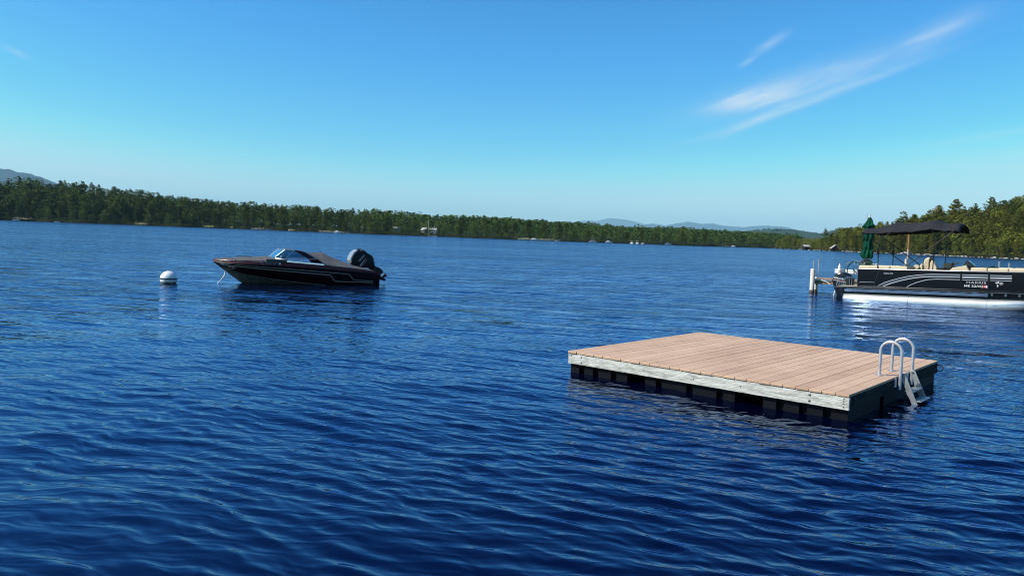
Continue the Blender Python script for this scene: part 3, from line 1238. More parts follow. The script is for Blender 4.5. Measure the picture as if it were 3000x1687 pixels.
ring(raft, (RL + 0.012, 0.06 + .05, 0.215), (0, R(84), 0))
ring(raft, (RL + 0.035, RW - .04, 0.205), (R(60), R(70), 0))
# swim ladder: two bent handrails on flanges, hinged side plates running down into the water, treads
lad = MB()
for y in (1.64, 2.15):
    lad.lathe([(0.052, 0.3015), (0.052, 0.310), (0.026, 0.314)], 14, (3.535, y, 0))
    lad.box(RL + 0.004, RL + 0.012, y - .035, y + .035, 0.18, 0.298)
lad.bar((3.56, 1.66, .304), (3.72, 1.66, .304), .012, .006)
lad.bar((3.56, 2.17, .304), (3.72, 2.17, .304), .012, .006)
ladder = lad.build('swim_ladder', M_alu, raft, bevel=0.0)
for y in (1.64, 2.15):
    path = [(3.535, y, 0.305), (3.535, y, 0.60)]
    for a in np.linspace(180, 0, 13):
        path.append((3.655 + 0.12 * math.cos(R(a)), y, 0.605 + 0.12 * math.sin(R(a))))
    path += [(3.775, y, 0.42), (3.775, y, 0.16)]
    MB().tube(path, 0.019, 12).build('handrail', M_alu, ladder)
for sgn, y in ((1, 1.68), (-1, 2.11)):
    b = MB()
    b.bar((3.79, y, 0.335), (4.10, y, -0.34), 0.012, 0.062, up=(1, 0, .4))
    b.lathe([(0.033, -.007), (0.033, .007)], 14, (0, 0, 0))
    n0 = len(b.v) - 28
    b.v[n0:] = [(3.79 + p[0], y + p[2], 0.325 + p[1]) for p in b.v[n0:]]
    b.build('side_rail', M_alu2, ladder, bevel=0.003)
    c = MB()
    pl = [(3.80 + u_ * .30 * math.cos(R(-66)) + w_ * math.cos(R(24)), .26 + u_ * .30 * math.sin(R(-66)) + w_ * math.sin(R(24))) for (u_, w_) in ((0, 0), (.15, .03), (.5, .042), (.85, .03), (1, 0), (.5, -.02))]
    c.slab_xz(pl, [y + sgn * .012, y + sgn * .018])
    c.build('stringer_plate', M_alu2, ladder)
    MB().lathe([(.012, 0), (.012, .012), (.006, .016)], 10).build('hinge_pin', M_bolt, ladder, loc=(3.79, y - .008, .325)).rotation_euler = (R(90), 0, 0)
for k, (x, z) in enumerate(((3.865, 0.150), (3.955, 0.045), (4.05, -0.17))):
    b = MB()
    b.box(x - .045, x + .055, 1.687, 2.103, z - .012, z)
    for q in range(4):
        b.box(x - .040 + q * .024, x - .030 + q * .024, 1.69, 2.10, z, z + .005)
    b.build('tread', M_alu2, ladder, bevel=0.002)

# ------------------------------------------------------------------ mooring buoy
M_buoy = mat('white_buoy_shell', (0.78, 0.78, 0.76), 0.35, noise=(7, (0.66, 0.66, 0.60), 0.45, 0.7, (1, 1, 1)))
M_navy = mat('blue_band', (0.010, 0.012, 0.060), 0.4)
M_slime = mat('waterline_slime', (0.30, 0.31, 0.20), 0.6, noise=(12, (0.05, 0.06, 0.025), 0.38, 0.6, (1, 1, 1)))
buoy = thing('mooring_buoy', 'round white mooring buoy with a dark blue band left of the speedboat', 'buoy', (-10.62, 23.72, 0))
rb = 0.252
prof = []
for a in np.linspace(-88, 84, 26):
    prof.append((rb * math.cos(R(a)), 0.135 + rb * math.sin(R(a))))
lo_ = [p for p in prof if p[1] < 0.075]
hi_ = [p for p in prof if p[1] >= 0.075]
MB().lathe([lo_[-1]] + hi_, 32).build('float_ball', M_buoy, buoy)
MB().lathe(lo_, 32).build('fouled_bottom', M_slime, buoy)
MB().lathe([(rb * 1.004 * math.cos(R(a)), 0.135 + rb * 1.004 * math.sin(R(a))) for a in (-3, 3, 8)], 32).build('band', M_navy, buoy)
b = MB()
b.tube([(0, 0, .37), (0, 0, .395)], .03, 10)
b.tube([(-.02, 0, .39), (-.022, 0, .43)], .006, 6)
b.tube([(.02, 0, .39), (.022, 0, .43)], .006, 6)
b.build('top_eye', M_bolt, buoy)

# ------------------------------------------------------------------ the speedboat (local x runs from the stem to the stern, y away from the camera)
M_hull = mat('maroon_gelcoat', (0.13, 0.004, 0.010), 0.28, spec=.25, noise=(40, (0.09, 0.003, 0.008), 0.4, 0.6, (1, 1, 1)))
M_hullk = mat('black_gelcoat', (0.007, 0.0012, 0.0018), 0.3, spec=.2)
M_bottom = mat('fouled_hull_bottom', (0.10, 0.11, 0.10), 0.55, noise=(7, (0.20, 0.21, 0.15), 0.48, 0.62, (1, 1, 1)))
M_canvas = mat('grey_brown_canvas', (0.120, 0.115, 0.112), 0.9, spec=0.15, noise=(3.5, (0.085, 0.082, 0.080), 0.35, 0.65, (1, 1, 1)), bump=(9, 0.5, (1, 1, 1)))
M_goldl = mat('pale_pinstripe', (0.30, 0.27, 0.22), 0.35)
M_chrome = mat('polished_trim', (0.75, 0.76, 0.78), 0.18, 1.0)
M_frame = mat('windshield_frame', (0.66, 0.67, 0.68), 0.3, 0.9)
M_black = mat('black_plastic', (0.006, 0.006, 0.007), 0.5, spec=.3)
M_cowl = mat('blue_grey_cowl', (0.0045, 0.0055, 0.0075), 0.42, spec=.2)
M_cowlt = mat('pale_grey_cowl_face', (0.24, 0.255, 0.275), 0.28, coat=0.3)
M_white = mat('white_print', (0.72, 0.72, 0.72), 0.5)
M_silver = mat('silver_print', (0.50, 0.51, 0.54), 0.35, 0.3)
M_dim = mat('faded_print', (0.20, 0.17, 0.20), 0.5)
M_zinc = mat('zinc_anode', (0.70, 0.71, 0.72), 0.4, 0.6)
M_rope = mat('white_rope', (0.62, 0.63, 0.62), 0.85)
M_glass = bpy.data.materials.new('tinted_glass')
M_glass.use_nodes = True
_t = M_glass.node_tree
_t.nodes.clear()
_o = N(_t, 'ShaderNodeOutputMaterial')
_mx = N(_t, 'ShaderNodeMixShader')
_tr = N(_t, 'ShaderNodeBsdfTransparent')
_tr.inputs[0].default_value = (0.42, 0.55, 0.62, 1)
_gl = N(_t, 'ShaderNodeBsdfGlossy')
_gl.inputs['Roughness'].default_value = 0.03
_fr = N(_t, 'ShaderNodeFresnel')
_fr.inputs[0].default_value = 1.5
_t.links.new(_fr.outputs[0], _mx.inputs[0])
_t.links.new(_tr.outputs[0], _mx.inputs[1])
_t.links.new(_gl.outputs[0], _mx.inputs[2])
_t.links.new(_mx.outputs[0], _o.inputs[0])

SB_ANG = R(28)
boat = thing('speedboat', 'dark maroon bow rider speedboat with grey canvas covers and tilted outboard beside the buoy', 'speedboat', (-8.88, 25.13, 0), (0, 0, SB_ANG))
#        x     keel z  chine y, z     rub y, z      gunwale y, z
HS = [(-0.85, 0.665, 0.010, 0.670, 0.020, 0.690, 0.02, 0.735),
      (-0.74, 0.575, 0.030, 0.590, 0.170, 0.675, 0.17, 0.735),
      (-0.58, 0.450, 0.090, 0.485, 0.375, 0.668, 0.37, 0.742),
      (-0.35, 0.270, 0.255, 0.375, 0.590, 0.662, 0.58, 0.747),
      (0.00, 0.010, 0.480, 0.265, 0.790, 0.655, 0.775, 0.752),
      (0.50, -0.16, 0.690, 0.185, 0.940, 0.640, 0.92, 0.752),
      (1.00, -0.23, 0.810, 0.112, 1.005, 0.618, 0.985, 0.746),
      (1.70, -0.28, 0.870, 0.035, 1.025, 0.580, 1.005, 0.716),
      (2.40, -0.31, 0.890, -0.03, 1.025, 0.538, 1.005, 0.672),
      (3.20, -0.32, 0.895, -0.08, 1.020, 0.482, 1.000, 0.602),
      (3.80, -0.32, 0.890, -0.11, 1.005, 0.437, 0.985, 0.535),
      (4.20, -0.32, 0.880, -0.13, 0.985, 0.400, 0.955, 0.478),
      (4.40, -0.32, 0.870, -0.14, 0.955, 0.355, 0.915, 0.410)]


def hrow(s, w):
    x, kz, cy, cz, ry, rz, gy, gz = s
    return {'keel': (x, 0, kz), 'chine': (x, w * cy, cz), 'rub': (x, w * ry, rz), 'gun': (x, w * gy, gz)}[None or 'keel']


bt, sd, up_ = [], [], []
for s in HS:
    x, kz, cy, cz, ry, rz, gy, gz = s
    bt.append([(x, -cy, cz), (x, -cy * .5, (kz + cz) / 2 - .01), (x, 0, kz), (x, cy * .5, (kz + cz) / 2 - .01), (x, cy, cz)])
hb = MB()
hb.grid(bt)
sides = MB()
bands = MB()
for w in (-1, 1):
    r1, r2 = [], []
    for (x, kz, cy, cz, ry, rz, gy, gz) in HS:
        my, mz = cy + (ry - cy) * .62 + .012, cz + (rz - cz) * .5
        r1.append([(x, w * cy, cz), (x, w * my, mz), (x, w * ry, rz)])
        r2.append([(x, w * ry, rz), (x, w * (ry + gy) / 2 * 1.004, (rz + gz) / 2), (x, w * gy, gz)])
    sides.grid(r1)
    bands.grid(r2)
# transom
x, kz, cy, cz, ry, rz, gy, gz = HS[-1]
sides.add([(x, -cy, cz), (x, 0, kz), (x, cy, cz), (x, ry, rz), (x, gy, gz), (x, -gy, gz), (x, -ry, rz)], [(0, 1, 2, 3, 4, 5, 6)])
hull = sides.build('hull', M_hullk, boat, ang=30)
hb.build('hull_bottom', M_bottom, boat, ang=40)
bands.build('gunwale_band', M_hull, boat, ang=30)
# deck under and round the covers
deck = MB()
deck.grid([[(s[0], -s[6] * .985, s[7] - .004), (s[0], -s[6] * .5, s[7] + .025), (s[0], 0, s[7] + .035), (s[0], s[6] * .5, s[7] + .025), (s[0], s[6] * .985, s[7] - .004)] for s in HS if not (1.2 < s[0] < 3.6)])
deck.build('deck', M_hull, boat)
# rub rail
for w in (-1, 1):
    MB().tube([(s[0], w * (s[4] + .012), s[5]) for s in HS[:-1]], .013, 6).build('rub_rail', M_black, boat)
    MB().tube([(s[0], w * (s[6] + .006), s[7] + .004) for s in HS[:8]], .008, 6).build('gunwale_trim', M_hull, boat)


def on_side(x, z, off=0.006):
    """y of the near hull side at a given length and height"""
    xs_ = [s[0] for s in HS]
    g = [float(np.interp(x, xs_, [s[k] for s in HS])) for k in range(8)]
    _, kz, cy, cz, ry, rz, gy, gz = g
    my, mz = cy + (ry - cy) * .62 + .012, cz + (rz - cz) * .5
    return -(float(np.interp(z, [cz, mz, rz, gz], [cy, my, ry, gy])) + off)


def hull_stripe(pts, w_):
    P = []
    for i in range(len(pts) - 1):
        n_ = max(2, int(abs(pts[i + 1][0] - pts[i][0]) / .12))
        for q in range(n_):
            t_ = q / n_
            P.append((pts[i][0] + (pts[i + 1][0] - pts[i][0]) * t_, pts[i][1] + (pts[i + 1][1] - pts[i][1]) * t_))
    P.append(pts[-1])
    b = MB()
    vs_, fs = [], []
    for i, (x_, z_) in enumerate(P):
        a, c = P[max(i - 1, 0)], P[min(i + 1, len(P) - 1)]
        d = Vector((c[0] - a[0], c[1] - a[1])).normalized()
        for sg in (-1, 1):
            xx, zz = x_ - d.y * sg * w_ / 2, z_ + d.x * sg * w_ / 2
            vs_.append((xx, on_side(xx, zz), zz))
    for i in range(len(P) - 1):
        fs.append((2 * i, 2 * i + 2, 2 * i + 3, 2 * i + 1))
    b.add(vs_, fs)
    return b.build('hull_stripe', M_goldl, boat)


hull_stripe([(-0.62, 0.592), (1.01, 0.465), (2.67, 0.335), (2.84, 0.125), (4.17, 0.085)], .026)
hull_stripe([(-0.30, 0.615), (1.01, 0.54), (3.30, 0.372), (3.48, 0.175), (4.17, 0.135)], .020)
MB().grid([[(s[0], on_side(s[0], s[3] + .02, .004), s[3] + .02), (s[0], on_side(s[0], s[3] + .05, .004), s[3] + .05)] for s in HS[2:-1]]).build('chine_stripe', M_bottom, boat)
text('registration', 'MS 3282 AF', M_dim, boat, 0.50, 0.072, (0.42, -1.02, 0.655), (R(80), 0, R(-7)))
MB().box(0, .06, -.003, 0, 0, .055).build('registration_sticker', M_silver, boat, loc=(1.00, -1.012, 0.655)).rotation_euler = (R(-8), 0, 0)
# bow cover
rows = []
for x_ in np.linspace(-0.80, 0.98, 15):
    gy = float(np.interp(x_, [s[0] for s in HS], [s[6] for s in HS]))
    gz = float(np.interp(x_, [s[0] for s in HS], [s[7] for s in HS]))
    q = (x_ + 0.8) / 1.78
    crown = 0.035 + 0.085 * q
    row = []
    for k in np.linspace(-1, 1, 13):
        sag = .010 * math.sin(k * 9 + x_ * 7)
        row.append((x_, gy * 1.012 * k, gz + .008 + crown * (1 - abs(k) ** 2.2) + sag * (1 - k * k)))
    row = [(x_, -gy * 1.02, gz - .045)] + row + [(x_, gy * 1.02, gz - .045)]
    rows.append(row)
bc = MB().grid(rows).build('bow_cover', M_canvas, boat, ang=70)
for k in range(9):
    x_ = -0.70 + k * .19
    gy = float(np.interp(x_, [s[0] for s in HS], [s[6] for s in HS]))
    MB().ico((0, 0, 0), .012, 1).build('snap', M_chrome, bc, loc=(x_, -gy * 1.02 - .004, float(np.interp(x_, [s[0] for s in HS], [s[7] for s in HS])) - .02))
# canvas flap lying along the side deck under the windshield
MB().slab_xz([(0.60, 0.752), (0.61, 0.836), (1.24, 0.812), (1.27, 0.742)], [-1.015, -1.0, -.55, -.5], [1, 1.02, 1, .9]).build('side_deck_cover', M_canvas, boat, bevel=.012)
MB().tube([(-0.20, -.30, .86), (-0.12, -.30, .88), (0.18, -.26, .875), (.26, -.26, .865)], .012, 6).build('bow_handle', M_black, boat)
# windshield: base and top edges sampled round the front
WB = [(2.24, -.86, .845), (1.70, -.84, .825), (1.22, -.78, .825), (0.92, -.46, .835), (0.86, 0, .842)]
WT = [(2.22, -.80, .875), (1.88, -.74, 1.075), (1.58, -.66, 1.132), (1.25, -.42, 1.135), (1.17, 0, 1.118)]


def mir(p):
    return (p[0], -p[1], p[2])


ws = MB()
full_b = WB + [mir(p) for p in WB[-2::-1]]
full_t = WT + [mir(p) for p in WT[-2::-1]]
ws.tube(full_t, .013, 8)
ws.tube(full_b, .012, 6)
wsh = ws.build('windshield', M_frame, boat)
for i in (2, 3, 5, 6):
    MB().bar(full_b[i], full_t[i], .034, .018, up=(1, 0, 0)).build('windshield_post', M_frame, wsh)
for i in range(len(full_b) - 1):
    MB().add([full_b[i], full_b[i + 1], full_t[i + 1], full_t[i]], [(0, 1, 2, 3)]).build('pane', M_glass, wsh, smooth=False)
# something pale inside, behind the glass, and dark cockpit below
MB().slab_xz([(1.18, .76), (1.20, .93), (1.34, .93), (1.42, .76)], [-.5, -.46, -.2, -.16], [.9, 1, 1, .9]).build('helm_seat', mat('pale_vinyl', (0.42, 0.47, 0.42), .6), boat, bevel=.02)
MB().box(1.0, 3.75, -.92, .92, .30, .56).build('cockpit_sole', M_black, boat)
# tonneau over the cockpit
CP = [(1.50, 1.10), (1.85, 1.075), (2.11, 1.052), (2.40, 1.048), (2.61, 1.045), (2.90, .915), (3.23, .790), (3.63, .655), (4.0, .565), (4.24, .500)]
rows = []
for x_ in np.linspace(1.55, 4.24, 26):
    zc = float(np.interp(x_, [c[0] for c in CP], [c[1] for c in CP]))
    gz = float(np.interp(x_, [s[0] for s in HS], [s[7] for s in HS]))
    gy = float(np.interp(x_, [s[0] for s in HS], [s[6] for s in HS]))
    row = []
    if x_ < 2.24:
        ez = float(np.interp(x_, [1.58, 1.88, 2.22], [1.132, 1.075, .875])) + .006
        ey = float(np.interp(x_, [1.58, 1.88, 2.22], [.66, .74, .80])) + .012
    else:
        t_ = min((x_ - 2.24) / .30, 1)
        ez = .875 + (gz - .875) * t_ + .004 if t_ < 1 else gz + .004
        ey = .80 + (gy * 1.005 - .80) * t_
    for k in np.linspace(-1, 1, 15):
        f = 1 - abs(k) ** (1.35)
        z_ = ez + (max(zc, ez) - ez) * f + .010 * math.sin(9 * k + 5 * x_) * (1 - k * k)
        row.append((x_, ey * k, z_))
    if x_ >= 2.5:
        row = [(x_, -ey * 1.004, ez - .06)] + row + [(x_, ey * 1.004, ez - .06)]
    else:
        row = [(x_, -ey * 1.002, ez - .012)] + row + [(x_, ey * 1.002, ez - .012)]
    rows.append(row)
MB().grid(rows).build('cockpit_cover', M_canvas, boat, ang=60)
MB().tube([(2.58, 0, 1.03), (2.585, 0, 1.10)], .010, 6).build('cover_prop', M_black, boat)
# polished side trim and cleats
MB().add([(1.24, -1.012, .745), (2.46, -1.022, .655), (2.46, -1.024, .690), (1.24, -1.006, .792)], [(0, 1, 2, 3)]).build('side_trim', M_chrome, boat)
MB().tube([(1.24, -.995, .800), (1.80, -1.0, .762), (2.46, -1.0, .700)], .011, 8).build('side_rail', M_chrome, boat)


def cleat(x_, parent=boat):
    gz = float(np.interp(x_, [s[0] for s in HS], [s[7] for s in HS]))
    b = MB()
    b.tube([(-.075, 0, .045), (-.03, 0, .05), (.03, 0, .05), (.075, 0, .045)], [.006, .011, .011, .006], 6)
    b.tube([(-.025, 0, 0), (-.02, 0, .05)], .010, 6)
    b.tube([(.025, 0, 0), (.02, 0, .05)], .010, 6)
    return b.build('cleat', M_chrome, parent, loc=(x_, -.985, gz - .01))


cleat(2.60)
cleat(3.33)
cleat(-.30).location.y = -.60
MB().ico((0, 0, 0), .030, 1).build('bow_light', M_chrome, boat, loc=(-.86, 0, .745))
MB().tube([(-.86, 0, .70), (-.50, 0, .77)], .018, 6).build('bow_plate', M_chrome, boat)
MB().tube([(.02 * math.cos(a), 0, .02 * math.sin(a)) for a in np.linspace(0, 6.28, 9)[:-1]], .005, 5, closed=True).build('bow_eye', M_chrome, boat, loc=(-.50, -.07, .385))
# outboard, tilted forward
mo = MB()
cowl = [(3.56, .81), (3.59, .91), (3.68, 1.08), (3.79, 1.17), (3.95, 1.21), (4.03, 1.19), (4.18, 1.08), (4.36, .98), (4.42, .89), (4.49, .59), (4.30, .54), (4.12, .55), (3.91, .60), (3.74, .63), (3.60, .71)]
mo.slab_xz(cowl, [-.235, -.222, -.16, .16, .222, .235], [.80, .90, 1, 1, .90, .80])
motor = mo.build('outboard_motor', M_cowl, boat, ang=32, bevel=.012)
face = [(3.555, .81), (3.585, .915), (3.675, 1.085), (3.79, 1.178), (3.87, 1.165), (3.86, 1.08), (3.66, .78), (3.60, .70)]
MB().slab_xz(face, [-.226, -.205, -.14, .14, .205, .226], [.86, .95, 1.012, 1.012, .95, .86]).build('cowl_face', M_cowlt, motor, bevel=.01)
MB().slab_xz([(3.90, 1.10), (3.93, 1.19), (4.00, 1.195), (4.01, 1.13), (3.95, 1.04), (3.94, 1.08)], [-.232, -.215, -.12, .12, .215, .232], [.9, 1, 1.05, 1.05, 1, .9]).build('air_intake', M_cowlt, motor)
text('motor_lettering', 'YAMAHA', M_silver, motor, 0.29, 0.062, (3.885, -.246, .760), (R(90), R(-48), 0))
MB().ribbon_xz([(3.90, .62), (4.06, .82), (4.14, .90)], [.022, .014, .004], -.244).build('motor_stripe', M_silver, motor)
MB().ribbon_xz([(3.93, .60), (4.10, .76), (4.16, .82)], [.010, .008, .003], -.244).build('motor_stripe', M_silver, motor)
lower = [(4.30, .56), (4.49, .60), (4.65, .57), (4.77, .49), (4.84, .36), (4.93, .335), (4.95, .25), (4.82, .20), (4.93, .13), (4.89, .09), (4.66, .14), (4.52, .20), (4.40, .30), (4.34, .44)]
MB().slab_xz(lower, [-.085, -.06, .06, .085], [.85, 1, 1, .85]).build('lower_unit', M_black, motor, ang=30, bevel=.01)
MB().slab_xz([(4.69, .30), (4.75, .23), (4.86, .335), (4.80, .385), (4.76, .36)], [-.097, -.09], [1, 1]).build('anode', M_zinc, motor)
MB().slab_xz([(4.83, .45), (4.87, .49), (4.90, .44), (4.86, .40)], [-.06, -.03], [1, 1]).build('trim_tab', M_zinc, motor)
for k in range(3):
    a = 2.1 * k + .4
    c = Vector((4.97, 0, .30))
    d = Vector((-.35 * math.cos(a) * 0 + .12, .16 * math.cos(a), .16 * math.sin(a)))
    MB().add([c, c + Vector((.02, d.y * .6 - .03, d.z * .6)), c + Vector((.06, d.y, d.z)), c + Vector((.07, d.y * .7 + .05, d.z * .7))], [(0, 1, 2, 3)]).build('propeller_blade', M_black, motor)
MB().box(4.33, 4.46, -.16, .16, .18, .52).build('transom_bracket', M_black, motor, bevel=.02)
MB().box(4.40, 4.62, .2, .42, .0, .05).build('swim_step', M_zinc, boat, bevel=.01)

# the pennant rope from the bow eye into the water
rp = MB()
pts = [(-.50, -.085, .385), (-.515, -.12, .30), (-.55, -.16, .215), (-.64, -.26, .12), (-.74, -.36, .02), (-.80, -.42, -.08)]
rp.tube(pts, .019, 7)
ro = rp.build('mooring_rope', M_rope)
ro.location = (-8.88, 25.13, 0)
ro.rotation_euler = (0, 0, SB_ANG)
tag(ro, 'pale rope with a knot hanging from the speedboat bow into the lake', 'rope')
MB().ico((0, 0, 0), .040, 1, jitter=.15).build('knot', M_rope, ro, loc=(-.55, -.16, .215))

# ------------------------------------------------------------------ pontoon boat (local x from stern to bow, y away from the camera, bow trimmed up)
PB_ANG = R(-38)            # heading of the boat
DK_ANG = R(-21.6945)       # heading of the dock
M_pan = mat('black_side_panel', (0.0025, 0.003, 0.005), 0.22, spec=.25)
M_rail = mat('black_anodised_rail', (0.014, 0.014, 0.016), 0.3, 0.6)
M_trim = mat('satin_rail_trim', (0.40, 0.40, 0.42), 0.3, 0.9)
M_tube = mat('pontoon_aluminium', (0.57, 0.58, 0.595), 0.33, 0.75, noise=(3.5, (0.45, 0.47, 0.485), 0.42, 0.68, (.6, 1, 1)), bump=(6, .08, (1, 1, 1)))
M_skirt = mat('bright_underdeck_skirt', (0.42, 0.46, 0.58), 0.22, 0.95)
M_vinyl = mat('beige_vinyl', (0.62, 0.50, 0.34), 0.55, spec=0.35, noise=(5, (0.57, 0.455, 0.30), 0.4, 0.65, (1, 1, 1)))
M_vinyl2 = mat('tan_vinyl', (0.58, 0.38, 0.21), 0.55, spec=0.35)
M_piping = mat('dark_brown_piping', (0.03, 0.020, 0.014), 0.6)
M_bim = mat('charcoal_canvas', (0.030, 0.030, 0.034), 0.92, spec=0.1, noise=(4, (0.023, 0.023, 0.026), 0.35, 0.65, (1, 1, 1)), bump=(7, .5, (1, .3, 1)))
M_carpet = mat('tan_deck_vinyl', (0.48, 0.42, 0.34), 0.8)
M_smoke = mat('smoked_acrylic', (0.010, 0.011, 0.013), 0.08, coat=.4)
M_merc = mat('black_motor_cowl', (0.006, 0.007, 0.012), 0.2, spec=.4)
M_red = mat('dark_red_print', (0.22, 0.02, 0.02), 0.4)
M_brred = mat('red_sticker', (0.62, 0.03, 0.04), 0.5)
M_stain = mat('stainless_tube', (0.62, 0.62, 0.63), 0.14, 1.0)

pb = thing('pontoon_boat', 'black sided pontoon boat with beige seats and a charcoal canopy at the dock', 'pontoon boat', (12.28, 28.45, 0), (0, R(-1.695), PB_ANG))
BW = 2.42
# two pontoon tubes with nose cones
for yc in (0.36, BW - 0.36):
    rings, rad = [], 0.315
    for (x_, r_, dz) in ((-.06, .10, 0), (-.05, .27, 0), (0.0, rad, 0), (1.0, rad, 0), (2.04, rad, 0), (3.2, rad, 0), (4.46, rad, 0), (4.9, rad * .97, .02), (5.3, rad * .88, .06), (5.7, rad * .70, .125), (6.05, rad * .42, .20), (6.25, rad * .14, .25)):
        rings.append([(x_, yc + r_ * math.cos(a), -.072 + dz + r_ * math.sin(a)) for a in np.linspace(0, 6.2832, 33)[:-1]])
    tb = MB().loft(rings).build('pontoon_tube', M_tube, pb, ang=50)
    for x_ in (2.06, 4.45):
        MB().tube([(x_, yc + (rad + .002) * math.cos(a), -.072 + (rad + .002) * math.sin(a)) for a in np.linspace(0, 6.2832, 33)[:-1]], .009, 6, closed=True).build('weld_seam', M_tube, tb)
    MB().bar((4.62, yc - rad * .93, -.02), (5.55, yc - rad * .80, .07), .05, .018).build('splash_fin', M_tube, tb)
# deck, skirt and rub rail
MB().box(-.30, 6.45, 0.02, BW - .02, .392, .446).build('deck', M_carpet, pb, bevel=.004)
b = MB()
b.box(-.31, 6.5, -.03, .018, .418, .452)
b.box(-.31, 6.5, -.022, .016, .384, .408)
b.build('rub_rail', M_rail, pb, bevel=.006)
MB().box(-.31, 6.5, -.026, .010, .4085, .4175).build('rub_rail_insert', M_trim, pb)
MB().box(-.33, -.302, .0, BW, .384, .452).build('stern_rail', M_rail, pb, bevel=.005)
for k in range(3):
    z0 = .262 + k * .034
    MB().box(.0, 4.47, .105 - k * .006, .130, z0, z0 + .030).build('side_skirt', M_skirt, pb, bevel=.004)
MB().box(4.48, 6.2, .22, BW - .22, .25, .388).build('front_crossmember', M_black, pb)
for x_ in np.arange(.15, 6.0, .40):
    MB().box(x_, x_ + .06, .14, BW - .14, .300, .388).build('crossmember', M_alu2, pb)
# side panels of the fence, near and far, and the rounded bow
FZ0, FZ1 = .478, 1.085


def fence(path, sec):
    """path: list of (x, y); sec: breaks between panels"""
    out = []
    for i in range(len(path) - 1):
        out.append((path[i], path[i + 1]))
    return out


near = [(0.47, .012), (1.02, .012)], [(1.024, .012), (3.645, .012)], [(3.70, .012), (4.47, .012)], [(4.50, .012), (5.35, .012), (5.62, .03), (5.85, .09), (6.05, .20), (6.20, .38), (6.28, .62)]
for seg in near:
    for yy in (0, 1):
        q = [(x_, (y_ if not yy else BW - y_)) for x_, y_ in seg]
        sg = 1 if not yy else -1
        rows = [[(x_, y_, FZ0), (x_, y_ - sg * .004, FZ0 + .3), (x_, y_, FZ1)] for x_, y_ in q]
        inner = [[(x_, y_ + sg * .022, FZ1), (x_, y_ + sg * .022, FZ0)] for x_, y_ in q]
        MB().grid([r_ + i_ for r_, i_ in zip(rows, inner)]).build('side_panel', M_pan, pb, ang=30)
MB().box(.448, .472, .03, BW - .03, FZ0, FZ1).build('stern_panel', M_pan, pb)
MB().box(6.27, 6.29, .66, BW - .66, FZ0, FZ1).build('bow_gate', M_pan, pb)
top = [(0.46, BW - .02), (0.45, .04), (.50, .008), (5.35, .008), (5.62, .03), (5.85, .09), (6.05, .20), (6.20, .38), (6.28, .62)]
for yy in (0, 1):
    for z_ in (FZ1 + .012, FZ0 - .010):
        MB().tube([(x_, y_ if not yy else BW - y_, z_) for x_, y_ in top[1:]], .017, 6).build('fence_rail', M_trim if z_ > 1 else M_rail, pb)
for x_ in (3.672, 4.485):
    for y_ in (.006, BW - .006):
        MB().box(x_ - .022, x_ + .022, y_ - .014, y_ + .014, FZ0 - .02, FZ1 + .02).build('fence_post', M_rail, pb)
# graphics on the near side
LA = [(1.11, .497), (1.30, .620), (1.53, .716), (1.80, .805), (2.05, .875), (2.32, .925), (2.57, .955), (2.78, .970), (3.64, .978)]
LBp = [(1.29, .497), (1.52, .605), (1.80, .705), (2.06, .780), (2.32, .835), (2.55, .868), (2.78, .884), (3.64, .890)]
LC = [(2.02, .497), (2.16, .590), (2.33, .668), (2.50, .730), (2.69, .783), (2.94, .805), (3.64, .810)]
MB().ribbon_xz(LA, .017, .001).build('panel_stripe', M_silver, pb)
MB().ribbon_xz(LBp, .024, .001).build('panel_stripe', M_silver, pb)
MB().ribbon_xz(LC, .018, .001).build('panel_stripe', M_silver, pb)
M_gm = mat('gunmetal_print', (0.060, 0.066, 0.090), 0.3, .3)
b = MB()
n_ = 24
xa = np.linspace(1.20, 3.64, n_)
vs_ = []
for x_ in xa:
    vs_ += [(x_, .0035, float(np.interp(x_, [p[0] for p in LBp], [p[1] for p in LBp])) + .012 if x_ > 1.29 else .50), (x_, .0035, float(np.interp(x_, [p[0] for p in LA], [p[1] for p in LA])) - .012)]
b.add(vs_, [(2 * i, 2 * i + 2, 2 * i + 3, 2 * i + 1) for i in range(n_ - 1)]).build('panel_graphic', M_gm, pb)
for (x0, x1) in ((3.70, 4.46), (4.52, 5.15)):
    MB().ribbon_xz([(x0, .981), (x1, .982)], .016, .001).build('panel_stripe', M_silver, pb)
    MB().ribbon_xz([(x0, .908), (x1, .906)], .022, .001).build('panel_stripe', M_silver, pb)
    MB().ribbon_xz([(x0, .878), (x1, .876)], .016, .001).build('panel_stripe', M_silver, pb)
    MB().ribbon_xz([(x0, .812), (x1, .811)], .016, .001).build('panel_stripe', M_silver, pb)
    MB().add([(x0, .0035, .916), (x1, .0035, .916), (x1, .0035, .974), (x0, .0035, .974)], [(0, 1, 2, 3)]).build('panel_graphic', M_gm, pb)
MB().ribbon_xz([(.51, .622), (1.0, .624)], .010, .001).build('panel_stripe', M_silver, pb)
MB().ribbon_xz([(1.165, 1.075), (1.10, .95), (1.06, .84), (1.03, .70), (1.012, .595), (1.004, .495)], .006, .001).build('panel_seam', M_gm, pb)
text('maker_name', 'HARRIS', M_silver, pb, .53, .082, (3.84, .000, .688), bold=-.004)
text('registration', 'ME 22AEJ', M_white, pb, .50, .085, (3.775, .000, .558), bold=.006)
stk = MB().add([(4.335, .002, .560), (4.415, .002, .560), (4.415, .002, .645), (4.335, .002, .645)], [(0, 1, 2, 3)]).build('registration_sticker', M_brred, pb)
MB().add([(4.416, .002, .560), (4.452, .002, .560), (4.452, .002, .645), (4.416, .002, .645)], [(0, 1, 2, 3)]).build('registration_sticker', M_white, pb)
text('sticker_number', '21', M_white, stk, .055, .05, (4.348, .000, .578))
text('model_name', 'Sunliner 210', M_silver, pb, .285, .050, (1.29, .000, .935), bold=.012)
